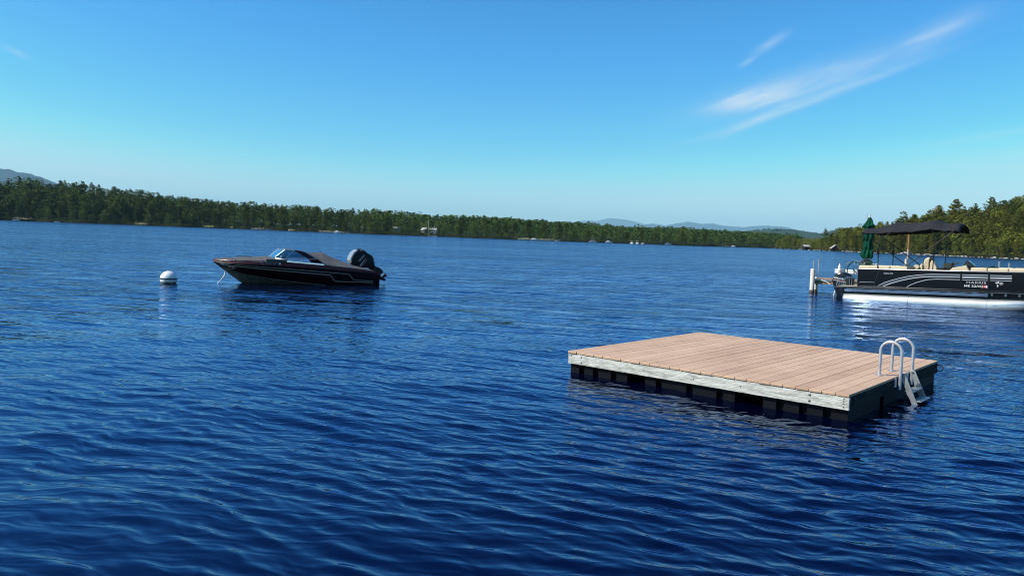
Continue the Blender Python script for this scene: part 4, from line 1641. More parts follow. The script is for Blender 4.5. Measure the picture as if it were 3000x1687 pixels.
# silver badge: a leaping swoosh with small pieces below
b = MB()
b.add([(4.665, .001, .742), (4.72, .001, .757), (4.785, .001, .775), (4.785, .001, .728), (4.735, .001, .730), (4.70, .001, .715), (4.695, .001, .732)], [(0, 1, 2, 3, 4, 5, 6)])
b.add([(4.80, .001, .742), (4.86, .001, .738), (4.91, .001, .715), (4.92, .001, .722), (4.87, .001, .752), (4.80, .001, .758)], [(0, 1, 2, 3, 4, 5)])
b.add([(4.80, .001, .705), (4.88, .001, .702), (4.90, .001, .690), (4.86, .001, .682), (4.81, .001, .688)], [(0, 1, 2, 3, 4)])
b.add([(4.71, .001, .690), (4.75, .001, .692), (4.775, .001, .665), (4.755, .001, .668)], [(0, 1, 2, 3)])
b.add([(4.72, .001, .645), (4.775, .001, .645), (4.76, .001, .605), (4.745, .001, .600), (4.74, .001, .630)], [(0, 1, 2, 3, 4)])
b.build('badge', M_white, pb, smooth=False)


def cushion(x0, x1, y0, y1, z0, z1, name='seat_cushion', m_=None, par=None):
    return MB().box(x0, x1, y0, y1, z0, z1).build(name, m_ or M_vinyl, par or pb, bevel=min(.045, (z1 - z0) * .42, (x1 - x0) * .3), seg=4)


for (x0, x1) in ((.47, 1.085), (1.115, 1.475), (1.485, 2.02)):
    cushion(x0, x1, .02, .26, 1.075, 1.225)
for (x0, x1) in ((3.935, 4.43), (4.44, 5.05), (5.06, 5.62)):
    cushion(x0, x1, .03, .27, 1.075, 1.222)
for (x0, x1) in ((.50, 1.2), (1.21, 1.95), (3.6, 4.3), (4.31, 5.0), (5.01, 5.6)):
    cushion(x0, x1, BW - .27, BW - .03, 1.075, 1.215)
cushion(.50, 2.0, .26, .75, .80, .92, 'seat_base')
cushion(.50, 2.0, BW - .75, BW - .27, .80, .92, 'seat_base')
cushion(4.0, 5.6, .28, .75, .80, .92, 'seat_base')
MB().box(.5, 2.0, .05, .74, .45, .80).build('seat_plinth', M_vinyl2, pb)
MB().box(4.0, 5.6, .05, .74, .45, .80).build('seat_plinth', M_vinyl2, pb)
# beige side wedge by the helm
MB().slab_xz([(3.30, 1.10), (3.40, 1.205), (3.79, 1.290), (3.905, 1.10)], [.02, .035, .26, .275], [.95, 1, 1, .95]).build('helm_side_pad', M_vinyl, pb, bevel=.012)
# captain's chair
ch = [(2.395, .98), (2.385, 1.25), (2.395, 1.39), (2.43, 1.49), (2.50, 1.54), (2.585, 1.545), (2.57, 1.40), (2.565, 1.20), (2.56, .98)]
ch2 = [(2.575, .98), (2.58, 1.20), (2.60, 1.38), (2.64, 1.46), (2.69, 1.43), (2.76, 1.30), (2.83, 1.18), (2.79, .98)]
chair = MB().slab_xz(ch, [.70, .73, .80, 1.10, 1.17, 1.20], [.84, .95, 1, 1, .95, .84]).build('captain_chair', M_vinyl, pb, ang=40, bevel=.012)
MB().slab_xz(ch2, [.72, .75, .82, 1.08, 1.15, 1.18], [.82, .94, 1, 1, .94, .82]).build('backrest_pad', M_vinyl, chair, ang=40, bevel=.012)
MB().slab_xz([(2.562, .98), (2.562, 1.2), (2.578, 1.42), (2.62, 1.53), (2.68, 1.47), (2.625, 1.47), (2.59, 1.38), (2.575, 1.2), (2.574, .98)], [.755, 1.145]).build('piping', M_piping, chair)
MB().slab_xz([(2.30, 1.00), (2.305, 1.27), (2.335, 1.31), (2.375, 1.32), (2.385, 1.00)], [.62, .65, .74, .77], [.85, 1, 1, .85]).build('armrest_back', M_vinyl, chair, bevel=.01)
MB().slab_xz([(2.5, .86), (2.5, .97), (2.95, 1.00), (3.0, .93), (2.97, .86)], [.70, .74, 1.16, 1.20], [.92, 1, 1, .92]).build('chair_seat', M_vinyl2, chair, bevel=.015)
MB().tube([(2.7, .95, .446), (2.7, .95, .87)], .05, 10).build('pedestal', M_stain, chair)
# rolled towel-like arm cushion, and the companion lounge across the deck
MB().slab_xz([(2.10, 1.225), (2.16, 1.275), (2.26, 1.262), (2.30, 1.21), (2.28, 1.13), (2.18, 1.10), (2.17, 1.19)], [.55, .58, .74, .77], [.85, 1, 1, .85]).build('arm_cushion', M_vinyl, pb, bevel=.012)
MB().slab_xz([(2.14, .90), (2.16, 1.13), (2.28, 1.13), (2.32, .90)], [.57, .75]).build('arm_support', M_vinyl2, pb, bevel=.012)
MB().slab_xz([(2.84, 1.28), (2.86, 1.335), (2.97, 1.36), (3.10, 1.345), (3.14, 1.20), (3.12, 1.08), (2.88, 1.08)], [1.70, 1.74, 2.0, 2.04], [.9, 1, 1, .9]).build('companion_seat', M_vinyl2, pb, bevel=.015)
MB().slab_xz([(3.10, 1.335), (3.30, 1.372), (3.34, 1.35), (3.26, 1.31), (3.13, 1.27)], [1.72, 1.76, 2.0, 2.04], [.9, 1, 1, .9]).build('companion_headrest', M_vinyl2, pb, bevel=.012)
MB().slab_xz([(2.20, 1.10), (2.22, 1.29), (2.42, 1.31), (2.44, 1.10)], [1.5, 1.54, 1.9, 1.94], [.9, 1, 1, .9]).build('companion_seat', M_vinyl2, pb, bevel=.015)
# helm console, wheel and smoked wind screen
MB().slab_xz([(2.90, .45), (2.90, 1.20), (3.16, 1.205), (3.30, 1.16), (3.52, 1.20), (3.60, 1.10), (3.60, .45)], [.42, .46, 1.02, 1.06], [.97, 1, 1, .97]).build('helm_console', M_black, pb, bevel=.015)
wh = MB()
wp = [Vector((3.29, .78, 1.205)) + Vector((.105 * math.sin(a) * .45, .17 * math.cos(a), .155 * math.sin(a))) + Vector((-.04 * math.sin(a), 0, 0)) for a in np.linspace(0, 6.2832, 25)[:-1]]
wh.tube(wp, .017, 8, closed=True)
for k in (4, 12, 20):
    wh.bar(wp[k], (3.31, .78, 1.205), .03, .012)
wh.tube([(3.31, .78, 1.205), (3.42, .78, 1.18)], .035, 8)
wh.build('steering_wheel', M_black, pb)
for (x_, z_) in ((3.20, 1.19), (3.38, 1.20), (3.44, 1.215)):
    MB().ico((0, 0, 0), .028, 1).build('gauge_bezel', M_chrome, pb, loc=(x_, .60, z_ - .02))
MB().slab_xz([(3.58, 1.16), (3.64, 1.24), (3.72, 1.455), (3.765, 1.468), (3.81, 1.44), (3.99, 1.285), (3.97, 1.16)], [.50, .52, .92, .94], [.96, 1, 1, .96]).build('wind_screen', M_smoke, pb, bevel=.012)
MB().ico((0, 0, 0), .035, 1, .6).build('screen_emblem', M_chrome, pb, loc=(3.745, .505, 1.285))
MB().slab_xz([(4.05, 1.12), (4.08, 1.235), (4.18, 1.26), (4.32, 1.235), (4.36, 1.12)], [1.1, 1.14, 1.5, 1.54], [.9, 1, 1, .9]).build('lounge_headrest', M_vinyl2, pb, bevel=.02)
MB().slab_xz([(4.25, 1.12), (4.30, 1.245), (4.42, 1.27), (4.56, 1.24), (4.60, 1.12)], [1.6, 1.64, 1.9, 1.94], [.9, 1, 1, .9]).build('lounge_headrest', M_piping, pb, bevel=.02)
MB().lathe([(.07, 0), (.075, .02), (.03, .035)], 12).build('cup_lid', M_white, pb, loc=(1.55, BW - .15, 1.215))

# bimini canopy: bows, frame and cloth
BOWS = [(.56, 2.41, 2.585), (1.46, 2.425, 2.80), (2.70, 2.525, 2.875), (3.42, 2.475, 2.755)]


def bow_pt(x_, ze, zp, k):
    s = abs(k)
    return (x_, BW / 2 + k * (BW / 2 - .03), ze + (zp - ze) * (1 - s ** 3.2))


rows = []
KS = np.linspace(-1, 1, 21)
for i in range(len(BOWS) - 1):
    a, c = BOWS[i], BOWS[i + 1]
    for q in np.linspace(0, 1, 9)[:(None if i == len(BOWS) - 2 else -1)]:
        row = []
        sag = math.sin(q * math.pi)
        for k in KS:
            x_ = a[0] + (c[0] - a[0]) * q
            ze, zp = a[1] + (c[1] - a[1]) * q, a[2] + (c[2] - a[2]) * q
            p = bow_pt(x_, ze, zp, k)
            edge = abs(k) ** 4
            dz = -.075 * sag * (1 - edge * .5) + .011 * math.sin(q * 14 + k * 3) * sag + .006 * math.sin(31 * q + 5 * k)
            yy = p[1] - math.copysign(.055 * sag * edge, k)
            row.append((p[0] + .02 * sag * math.sin(3 * k), yy, p[2] + dz))
        rows.append(row)
valance = []
for row in rows:
    l0, l1 = row[0], row[-1]
    valance.append([(l0[0], l0[1] + .008, l0[2] - .028)] + row + [(l1[0], l1[1] - .008, l1[2] - .028)])
# front and rear lips curl down round the end bows
f0 = [(p[0] - .05, p[1], p[2] - .045) for p in valance[0]]
f1 = [(p[0] + .10, p[1] * .985 + .018, p[2] - .035) for p in valance[-1]]
f2 = [(p[0] + .15, p[1] * .97 + .036, p[2] - .095) for p in valance[-1]]
cg = MB().grid([f0] + valance + [f1, f2])
cano = cg.build('canopy', M_bim, pb, ang=60)
so = cano.modifiers.new('thick', 'SOLIDIFY')
so.thickness = .006
for (x_, ze, zp) in BOWS:
    MB().tube([bow_pt(x_, ze - .025, zp - .02, k) for k in KS], .014, 6).build('canopy_bow', M_rail, pb)
for y_ in (.03, BW - .03):
    H_ = (2.01, y_, 1.24)
    for (a, c, r_) in ((H_, (.58, y_, 2.40), .016), (H_, (3.40, y_, 2.47), .016), ((1.03, y_, 2.05), (1.46, y_, 2.42), .013), ((2.98, y_, 2.11), (2.70, y_, 2.52), .013),
                       ((1.08, y_, 1.12), (1.10, y_, 2.02), .017), ((2.80, y_, 1.12), (2.83, y_, 1.99), .017)):
        MB().tube([a, c], r_, 8).build('canopy_strut', M_rail, pb)
    for x_ in (1.08, 2.01, 2.80):
        MB().box(x_ - .04, x_ + .04, y_ - .03, y_ + .02, 1.095, 1.125).build('canopy_mount', M_chrome, pb, bevel=.006)
    MB().box(1.035, 1.075, y_ - .035, y_ + .035, 1.62, 1.80).build('strap_bundle', M_bim, pb, bevel=.012)

# stern platform gear: boarding ladder rails, folded step frames, outboard
for y_ in (.95, 1.42):
    MB().tube([(.33, y_, .45), (.27, y_, .80), (.24, y_, .93), (.18, y_, 1.08), (.13, y_, 1.20), (.105, y_, 1.29), (.12, y_, 1.355), (.17, y_, 1.385), (.25, y_, 1.385), (.315, y_, 1.35), (.335, y_, 1.28), (.31, y_, 1.15), (.26, y_, .98), (.25, y_, .85), (.31, y_, .45)], .015, 7).build('boarding_rail', M_stain, pb)
    MB().tube([(.095, y_ + .1, .45), (.09, y_ + .1, .96), (.10, y_ + .1, 1.05), (.15, y_ + .1, 1.12), (.30, y_ + .1, 1.13), (.355, y_ + .1, 1.05), (.36, y_ + .1, .95), (.37, y_ + .1, .45)], .015, 7).build('boarding_rail', M_stain, pb)
for dx, h_ in ((-.40, .74), (-.33, .735), (-.17, .775), (-.10, .78)):
    yb = .62 + (dx + .4) * .3
    path = [(dx, yb, .36 if dx < -.25 else .45), (dx + .04, yb, h_ - .08), (dx + .075, yb, h_ - .02), (dx + .125, yb, h_), (dx + .18, yb, h_ - .03), (dx + .20, yb, h_ - .10), (dx + .19, yb, .46)]
    MB().tube(path, .012, 7).build('step_frame', M_stain, pb)
for (x_, y_) in ((-.09, .68), (.0, .72)):
    MB().box(x_, x_ + .15, y_, y_ + .03, .46, .72).build('step_pad', M_black, pb, bevel=.02)
mo = MB()
mc = [(-.66, .60), (-.655, .66), (-.625, .745), (-.57, .84), (-.47, .905), (-.37, .935), (-.28, .935), (-.19, .912), (-.10, .872), (-.03, .82), (-.03, .70), (-.10, .60), (-.16, .45), (-.20, .30), (-.24, .02), (-.26, -.25), (-.44, -.25), (-.50, .10), (-.58, .30), (-.63, .47)]
mo.slab_xz(mc, [1.00, 1.02, 1.08, 1.34, 1.40, 1.42], [.84, .93, 1, 1, .93, .84])
om = mo.build('outboard_motor', M_merc, pb, ang=32, bevel=.015)
text('motor_lettering', 'MERCURY', M_white, om, .40, .060, (-.595, .992, .700), (R(90), R(10), 0), bold=.02, shear=.2)
MB().ribbon_xz([(-.60, .668), (-.36, .610), (-.16, .575)], .026, .993).build('motor_stripe', M_red, om)
MB().ribbon_xz([(-.60, .638), (-.36, .585), (-.16, .552)], .018, .993).build('motor_stripe', M_silver, om)
MB().slab_xz([(-.14, .40), (-.14, .42), (.02, .42), (.02, -.05), (-.10, -.05)], [1.05, 1.37]).build('motor_bracket', M_alu2, om, bevel=.01)
MB().ico((0, 0, 0), .018, 1).build('flush_plug', M_chrome, om, loc=(-.30, .992, .10))
MB().tube([(-.615, 1.2, .02), (-.60, 1.2, .14), (-.585, 1.2, .22)], .02, 8).build('steering_arm', M_white, om)



def shape_x(o):
    """ease every piece along the boat's length to its measured station"""
    f = lambda x: (x - 0.009 * x * x)
    seen = set()

    def walk(p):
        for c in p.children:
            me = c.data
            if me is not None and me.name not in seen:
                seen.add(me.name)
                if c.location.length > 1e-6 or c.rotation_euler.to_matrix().to_euler().x != 0:
                    c.location.x = f(c.location.x)
                else:
                    for v in me.vertices:
                        v.co.x = f(v.co.x)
            walk(c)
    walk(o)


shape_x(pb)
pb.scale = (1.066, 1.0, 1.0076)  # length and height stretched by the same fit to image pixels

# ------------------------------------------------------------------ dock behind the pontoon boat (its own frame, same heading, level)
DK_K = 1.03
DOCK_O = (11.866 * DK_K, 27.597 * DK_K, CAM_H * (1 - DK_K))
M_pile = mat('white_sleeved_post', (0.66, 0.62, 0.57), 0.6, noise=(6, (0.52, 0.46, 0.40), 0.45, 0.65, (1, 1, .4)))
M_pilew = mat('fouled_post_foot', (0.12, 0.085, 0.06), 0.8, noise=(12, (0.05, 0.045, 0.03), .4, .6, (1, 1, 1)))
M_dockw = mat('brown_dock_board', (0.34, 0.225, 0.14), 0.85, noise=(8, (0.26, 0.165, 0.10), 0.4, 0.65, (3, .4, 1)))
M_whitew = mat('white_painted_board', (0.80, 0.80, 0.78), 0.5)
M_grey = mat('galvanised_pipe', (0.36, 0.38, 0.40), 0.45, 0.7)
M_green = mat('green_umbrella_cloth', (0.003, 0.060, 0.032), 0.85, spec=0.1, noise=(5, (0.002, 0.043, 0.024), .35, .65, (1, 1, 1)))
M_wood = mat('varnished_pole', (0.34, 0.13, 0.045), 0.5)
M_wood2 = mat('bleached_pole', (0.42, 0.34, 0.29), 0.7)
M_hose = mat('green_hose', (0.012, 0.075, 0.045), 0.45)

dock = thing('dock', 'wooden dock on white posts running behind the pontoon boat', 'dock', DOCK_O, (0, 0, DK_ANG))
DZ = .60
x_ = -.90
while x_ < 8.2:
    MB().box(0, .138, 2.80, 4.55, DZ - .028, DZ + random.uniform(-.002, .002)).build('dock_board', M_dockw, dock, bevel=.004, seg=1, loc=(x_, 0, 0))
    x_ += .146
for y0 in (2.78, 4.52):
    MB().box(-.92, 8.3, y0, y0 + .045, DZ - .20, DZ - .030).build('stringer', M_dockw, dock)
MB().box(-.95, -.905, 2.78, 4.565, DZ - .20, DZ - .002).build('end_board', M_dockw, dock)
MB().box(-.92, 8.3, 2.755, 2.777, DZ - .06, DZ - .005).build('dock_edge_trim', M_alu2, dock)


def post(x_, y_, top, r_=.088, par=dock):
    p = MB().lathe([(r_, .16), (r_, top - .02), (r_ * .92, top)], 14).build('dock_post', M_pile, par, loc=(x_, y_, 0))
    MB().lathe([(r_ * .98, -.6), (r_ * .98, .16)], 14).build('post_foot', M_pilew, p)
    return p


post(-1.04, 2.62, 1.00)
post(-1.02, 4.35, .90, .080)
post(-.92, 3.2, .66, .07)
post(2.2, 4.66, .9)
post(5.4, 4.66, .9)
post(7.9, 2.70, .9)
for (x_, y_, top) in ((-1.03, 2.84, 1.30), (-.84, 4.40, 1.36)):
    MB().tube([(x_, y_, -.5), (x_, y_, top)], .026, 8).build('pipe_stake', M_grey, dock)
for (x_, top) in ((5.60, 1.56), (5.93, 1.52)):
    MB().tube([(x_, 4.42, -.5), (x_, 4.42, top)], .033, 8).build('pipe_stake', M_grey, dock)
MB().tube([(-.98, 2.75, .55), (-.72, 2.75, .56), (-.50, 2.75, .50), (-.40, 2.75, .40)], .022, 6).build('fender_line', M_whitew, dock)
# white bench on the far edge
bench = thing('bench', 'white painted bench on the far edge of the dock behind the black outboard', 'bench', DOCK_O, (0, 0, DK_ANG))
for k in range(3):
    MB().box(-.22, 1.10, 4.16 + k * .125, 4.275 + k * .125, .955, .985).build('seat_slat', M_whitew, bench, bevel=.004)
MB().box(-.22, 1.10, 4.155, 4.175, .83, .952).build('apron', M_whitew, bench)
for x_ in (-.08, .98):
    MB().box(x_ - .05, x_ + .05, 4.18, 4.50, DZ, .953).build('leg', M_whitew, bench)
# capped white standpipe, ring lid and green hose
sp = thing('standpipe', 'slim white capped standpipe beside the white bench', 'standpipe', DOCK_O, (0, 0, DK_ANG))
MB().lathe([(.075, DZ), (.075, .93), (.082, .94), (.082, .98), (.058, 1.0), (.054, 1.13), (.030, 1.15), (.028, 1.22)], 12, (-.05, 4.05, 0)).build('pipe', M_whitew, sp)
MB().tube([(-.10, 4.05, 1.225), (.0, 4.05, 1.225)], .014, 6).build('tap_handle', M_iron, sp)
cap_ = MB().lathe([(.13, 0), (.14, .02), (.09, .035), (.05, .02)], 16).build('round_lid', M_whitew)
cap_.matrix_world = Matrix.Translation(DOCK_O) @ Matrix.Rotation(DK_ANG, 4, 'Z') @ Matrix.Translation((.02, 3.0, DZ + .03)) @ Matrix.Rotation(R(24), 4, 'X')
tag(cap_, 'white round lid lying on the dock behind the black outboard', 'lid')
hs = MB()
for q in range(2):
    hs.tube([(.40 + .28 * math.cos(a) + q * .10, 3.2 + .05 * q, .98 + .36 * math.sin(a)) for a in np.linspace(-.6, 3.9, 18)], .020, 6)
hs.tube([(.35, 3.2, .70), (.48, 3.2, .90), (.42, 3.2, 1.05), (.60, 3.3, .85), (.75, 3.3, DZ + .02)], .020, 6)
hs.tube([(.95 + .22 * math.cos(a), 3.3, 1.08 + .26 * math.sin(a)) for a in np.linspace(-.3, 3.4, 14)], .020, 6)
hs.tube([(1.17, 3.3, 1.0), (1.22, 3.3, .8), (1.2, 3.3, DZ + .02)], .020, 6)
ho = hs.build('garden_hose', M_hose)
ho.location = DOCK_O
ho.rotation_euler = (0, 0, DK_ANG)
tag(ho, 'looped green garden hose at the stern end of the dock', 'hose')
reel = thing('hose_reel', 'dark round hose reel with two pale handles at the foot of the green umbrella', 'hose reel', DOCK_O, (0, 0, DK_ANG))
b = MB()
b.lathe([(.24, -.06), (.25, -.05), (.25, .05), (.24, .06)], 24)
b.v = [(p[0] + .93, p[2] + 4.05, p[1] + 1.22) for p in b.v]
b.build('drum', mat('dark_green_plastic', (0.012, 0.02, 0.014), .5), reel, bevel=.01)
MB().box(.75, 1.10, 3.97, 4.13, DZ, 1.0).build('stand', mat('dark_stand', (0.015, 0.015, 0.015), .6), reel)
for x_ in (1.17, 1.30):
    MB().tube([(x_ + .045 * math.cos(a), 3.9, 1.23 + .045 * math.sin(a)) for a in np.linspace(0, 3.14, 9)], .012, 6).build('handle', M_whitew, reel)
# closed green umbrella standing in a white socket post
um = thing('patio_umbrella', 'closed dark green umbrella tied round its pole on the dock', 'umbrella', DOCK_O, (0, 0, DK_ANG))
ux, uy = .96, 4.40
MB().lathe([(.062, DZ), (.062, 1.10), (.068, 1.11), (.068, 1.22), (.062, 1.23), (.062, 1.50)], 14, (ux, uy, 0)).build('socket_post', M_pile, um)
MB().tube([(ux, uy, 1.4), (ux + .01, uy, 3.20)], .022, 8).build('pole', M_wood2, um)
fold = MB()
prof = [(3.13, .045), (3.08, .075), (2.98, .105), (2.88, .150), (2.80, .195), (2.765, .205), (2.74, .150), (2.60, .165), (2.45, .180), (2.30, .190), (2.23, .165), (2.19, .120), (2.10, .150), (1.98, .170), (1.90, .180), (1.86, .150), (1.80, .175), (1.68, .205), (1.56, .215), (1.49, .205), (1.485, .06)]
rings = []
for zi, (z_, r_) in enumerate(prof):
    ring_ = []
    for j in range(40):
        a = 2 * math.pi * j / 40
        k = 1 + .16 * math.cos(8 * a + .35 * zi) * (1 if r_ > .08 else .2) + .07 * math.cos(3 * a + .9 * zi)
        ring_.append((ux + r_ * k * math.cos(a) + .012 * math.sin(zi), uy + r_ * k * math.sin(a), z_ + .035 * math.cos(4 * a + zi) * (r_ > .1)))
    rings.append(ring_)
fold.loft(rings).build('folded_cloth', M_green, um, ang=30)
MB().lathe([(.030, 3.12), (.035, 3.17), (.022, 3.19), (.030, 3.21), (.018, 3.25)], 10, (ux, uy, 0)).build('finial', M_pile, um)
MB().tube([(ux - .085, uy, 2.75), (ux - .10, uy, 3.28)], .010, 6).build('pull_rod', M_grey, um)
MB().ico((0, 0, 0), .022, 1).build('rod_tip', M_whitew, um, loc=(ux - .10, uy, 3.30))
# wooden pole with a bleached foot
wpole = thing('wooden_pole', 'thin brown wooden pole rising from the dock under the canopy', 'pole', DOCK_O, (0, 0, DK_ANG))
MB().tube([(2.44, 4.46, 1.9), (2.43, 4.46, 2.95)], .028, 8).build('upper_pole', M_wood, wpole)
MB().tube([(2.45, 4.46, .5), (2.44, 4.46, 1.9)], .033, 8).build('lower_pole', M_wood2, wpole)
MB().tube([(2.39, 4.44, .5), (2.39, 4.44, 1.52)], .045, 8).build('pole_sleeve', M_pile, wpole)
for o in (dock, bench, sp, ho, reel, um, wpole):
    o.scale = (DK_K,) * 3
cap_.scale = (DK_K,) * 3

# ------------------------------------------------------------------ things along the far and right shores
M_roof = mat('grey_shingle_roof', (0.40, 0.39, 0.36), 0.85, noise=(2, (0.30, 0.29, 0.27), .4, .6, (1, 1, 1)))
M_dkwall = mat('dark_stained_wall', (0.030, 0.024, 0.024), 0.9, spec=.1)
M_void = mat('unlit_opening', (0.004, 0.004, 0.004), 0.9, spec=0)
M_gwall = mat('grey_blue_clapboard', (0.22, 0.23, 0.26), 0.8)
M_wwall = mat('white_clapboard', (0.66, 0.66, 0.66), 0.7)
M_win = mat('window_glass', (0.02, 0.025, 0.03), 0.1)
M_rock = mat('pale_granite', (0.42, 0.40, 0.37), 0.9, noise=(1.5, (0.24, 0.23, 0.21), .4, .65, (1, 1, 1)))
M_sand = mat('lit_sandy_bank', (0.17, 0.135, 0.09), 0.95, noise=(.5, (0.08, 0.075, 0.04), .4, .65, (1, 1, 1)))
M_lawn = mat('mown_lawn', (0.12, 0.14, 0.045), 0.95, noise=(.5, (0.17, 0.155, 0.07), .45, .7, (1, 1, 1)))
M_bw = mat('white_boat_hull', (0.62, 0.62, 0.62), 0.5)
M_bblue = mat('blue_boat_cover', (0.10, 0.16, 0.30), 0.7)


def gable_house(name, label, cat, px, D, z, w, d, hw, hr, wall, yaw, front='x', openings=(), deckz=None):
    """walls with a pitched roof; openings: (u0, u1, z0, z1) on the lake side"""
    o = thing(name, label, cat, at(px, D, z), (0, 0, yaw))
    b = MB()
    b.add([(-w / 2, 0, 0), (w / 2, 0, 0), (w / 2, d, 0), (-w / 2, d, 0), (-w / 2, 0, hw), (w / 2, 0, hw), (w / 2, d, hw), (-w / 2, d, hw)] + ([(0, 0, hw + hr), (0, d, hw + hr)] if front == 'gable' else [(-w / 2, d / 2, hw + hr), (w / 2, d / 2, hw + hr)]),
          [(0, 1, 5, 8, 4), (2, 3, 7, 9, 6), (1, 2, 6, 5), (3, 0, 4, 7)] if front == 'gable' else [(0, 1, 5, 4), (2, 3, 7, 6), (1, 2, 6, 9, 5), (3, 0, 4, 8, 7)])
    b.build('wall', wall, o, smooth=False)
    e = .5
    if front == 'gable':
        for sg in (-1, 1):
            MB().add([(sg * (w / 2 + e), -e, hw - e * hr / (w / 2)), (sg * (w / 2 + e), d + e, hw - e * hr / (w / 2)), (0, d + e, hw + hr), (0, -e, hw + hr),
                      (sg * (w / 2 + e), -e, hw - e * hr / (w / 2) + .15), (sg * (w / 2 + e), d + e, hw - e * hr / (w / 2) + .15), (0, d + e, hw + hr + .15), (0, -e, hw + hr + .15)],
                     [(0, 1, 2, 3), (4, 5, 6, 7), (0, 3, 7, 4), (1, 2, 6, 5), (0, 1, 5, 4), (2, 3, 7, 6)]).build('roof_slope', M_roof, o, smooth=False)
    else:
        for sg in (0, 1):
            y0, y1 = (-e, d / 2) if sg == 0 else (d + e, d / 2)
            zl = hw - e * hr / (d / 2)
            MB().add([(-w / 2 - e, y0, zl), (w / 2 + e, y0, zl), (w / 2 + e, y1, hw + hr), (-w / 2 - e, y1, hw + hr),
                      (-w / 2 - e, y0, zl + .15), (w / 2 + e, y0, zl + .15), (w / 2 + e, y1, hw + hr + .15), (-w / 2 - e, y1, hw + hr + .15)],
                     [(0, 1, 2, 3), (4, 5, 6, 7), (0, 1, 5, 4), (1, 2, 6, 5), (2, 3, 7, 6), (3, 0, 4, 7)]).build('roof_slope', M_roof, o, smooth=False)
    for (nm, u0, u1, z0, z1, m_) in openings:
        f = MB().box(u0 - .08, u1 + .08, -.06, -.004, z0 - .08, z1 + .08).build(nm, M_wwall if nm == 'window' else wall, o, smooth=False)
        MB().box(u0, u1, -.075, -.062, z0, z1).build('pane' if nm == 'window' else 'opening', m_, f, smooth=False)
    return o


# boathouse on the right shore, gable to the lake, lit roof slope on its left
Db = sh_right(2443) + 1.0
gable_house('boathouse', 'dark gabled boathouse with a pale roof slope at the water on the right shore', 'boathouse', 2446, Db, .15, 4.6, 7.5, 1.9, 1.9, M_dkwall, R(-14), 'gable', [('door', -1.2, 1.2, .1, 1.7, M_void)])
gable_house('boathouse', 'low dark shed between the small wooded point and the right shore', 'shed', 2364, sh_right(2364) + 2, .3, 4.6, 4, 2.2, 1.0, M_dkwall, R(5), 'x', [('door', -1.0, 1.0, .1, 1.6, M_void)])
# cottages of the middle far shore
Dc = sh_main(1164) + 10
gable_house('cottage', 'grey cottage with a pale roof low among trees, leftmost of three on the far shore', 'cottage', 1164, Dc, 2.2, 4.6, 5, 2.3, 1.0, M_gwall, R(12), 'x', [('window', -1.7, -.5, .8, 1.7, M_win), ('window', .6, 1.8, .8, 1.7, M_win)])
Dc = sh_main(1236) + 12
gable_house('cottage', 'small cottage with a pale gabled roof, middle of three on the far shore', 'cottage', 1239, Dc, 2.4, 4.0, 5, 1.8, 1.5, M_gwall, R(-38), 'x', [('window', -.8, .6, .6, 1.4, M_win)])
Dc = sh_main(1267) + 5
hh = gable_house('cottage', 'white two storey cottage with a deck, rightmost of three on the far shore', 'cottage', 1268, Dc, 1.5, 4.2, 4.5, 3.0, .9, M_wwall, R(4), 'x',
                 [('window', -1.6, -.6, 1.9, 2.7, M_win), ('window', -.2, .5, 1.9, 2.7, M_win), ('window', .9, 1.7, 1.9, 2.7, M_win), ('window', -1.4, .2, .3, 1.2, M_win)])
MB().box(-1.2, 2.4, -1.6, -.08, 1.35, 1.5).build('deck', M_wwall, hh)
for k in range(5):
    MB().box(-1.2 + .88 * k, -1.12 + .88 * k, -1.6, -1.52, -.8, 2.3).build('deck_post', M_wwall, hh)
fl = thing('flagpole', 'tall thin pale pole beside the white two storey cottage', 'pole', at(1255, sh_main(1255) + 4, .8))
MB().tube([(0, 0, 0), (0, 0, 10)], [.10, .05], 6).build('shaft', M_wwall, fl)
MB().ico((0, 0, 0), .12, 1).build('ball_top', M_wwall, fl, loc=(0, 0, 10.05))


def small_boat(label, px, dD, L, yaw, top=None, cover=None, sh=sh_main):
    o = thing('moored_boat', label, 'boat', at(px, sh(px) - dD, 0.0), (0, 0, yaw), 'small boats along the far shore')
    n = 7
    rings = []
    for i in range(n):
        q = i / (n - 1)
        w = .95 * (1 - max(0, q - .45) ** 2 * 3.2)
        rings.append([((q - .5) * L, -w, .62 + .2 * q), ((q - .5) * L, -w * .85, .05 + .25 * max(0, q - .6)), ((q - .5) * L, 0, -.12 + .5 * max(0, q - .7)), ((q - .5) * L, w * .85, .05 + .25 * max(0, q - .6)), ((q - .5) * L, w, .62 + .2 * q)])
    MB().loft(rings).build('hull', M_bw, o)
    if cover is not None:
        rows = [[((q - .5) * L * .92, k * .85 * (1 - max(0, q - .45) ** 2 * 3), .72 + .55 * math.sin(min(q * 1.3, 1) * 3.14) * (1 - k * k) + .15 * q) for k in (-1, -.5, 0, .5, 1)] for q in np.linspace(0, 1, 9)]
        MB().grid(rows).build('cover', cover, o)
    if top == 'canopy':
        MB().box(-L * .25, L * .22, -.9, .9, 1.95, 2.06).build('canopy', M_bw, o, bevel=.03)
        for sx in (-.22, .19):
            for sy in (-.8, .8):
                MB().tube([(L * sx, sy, .6), (L * sx, sy, 1.96)], .03, 5).build('canopy_post', M_grey, o)
        MB().box(-L * .3, L * .35, -.9, .9, .6, .95).build('railing', M_bw, o)
    elif top == 'screen':
        MB().slab_xz([(-.1 * L, .65), (.10 * L, .68), (.02 * L, 1.15), (-.06 * L, 1.15)], [-.7, .7]).build('windshield', M_win, o)
    if top != 'canopy':
        MB().slab_xz([(-L * .5 - .35, 1.0), (-L * .5, 1.05), (-L * .5 + .05, .5), (-L * .5 - .2, -.1)], [-.18, .18]).build('outboard_motor', M_black, o)
    return o


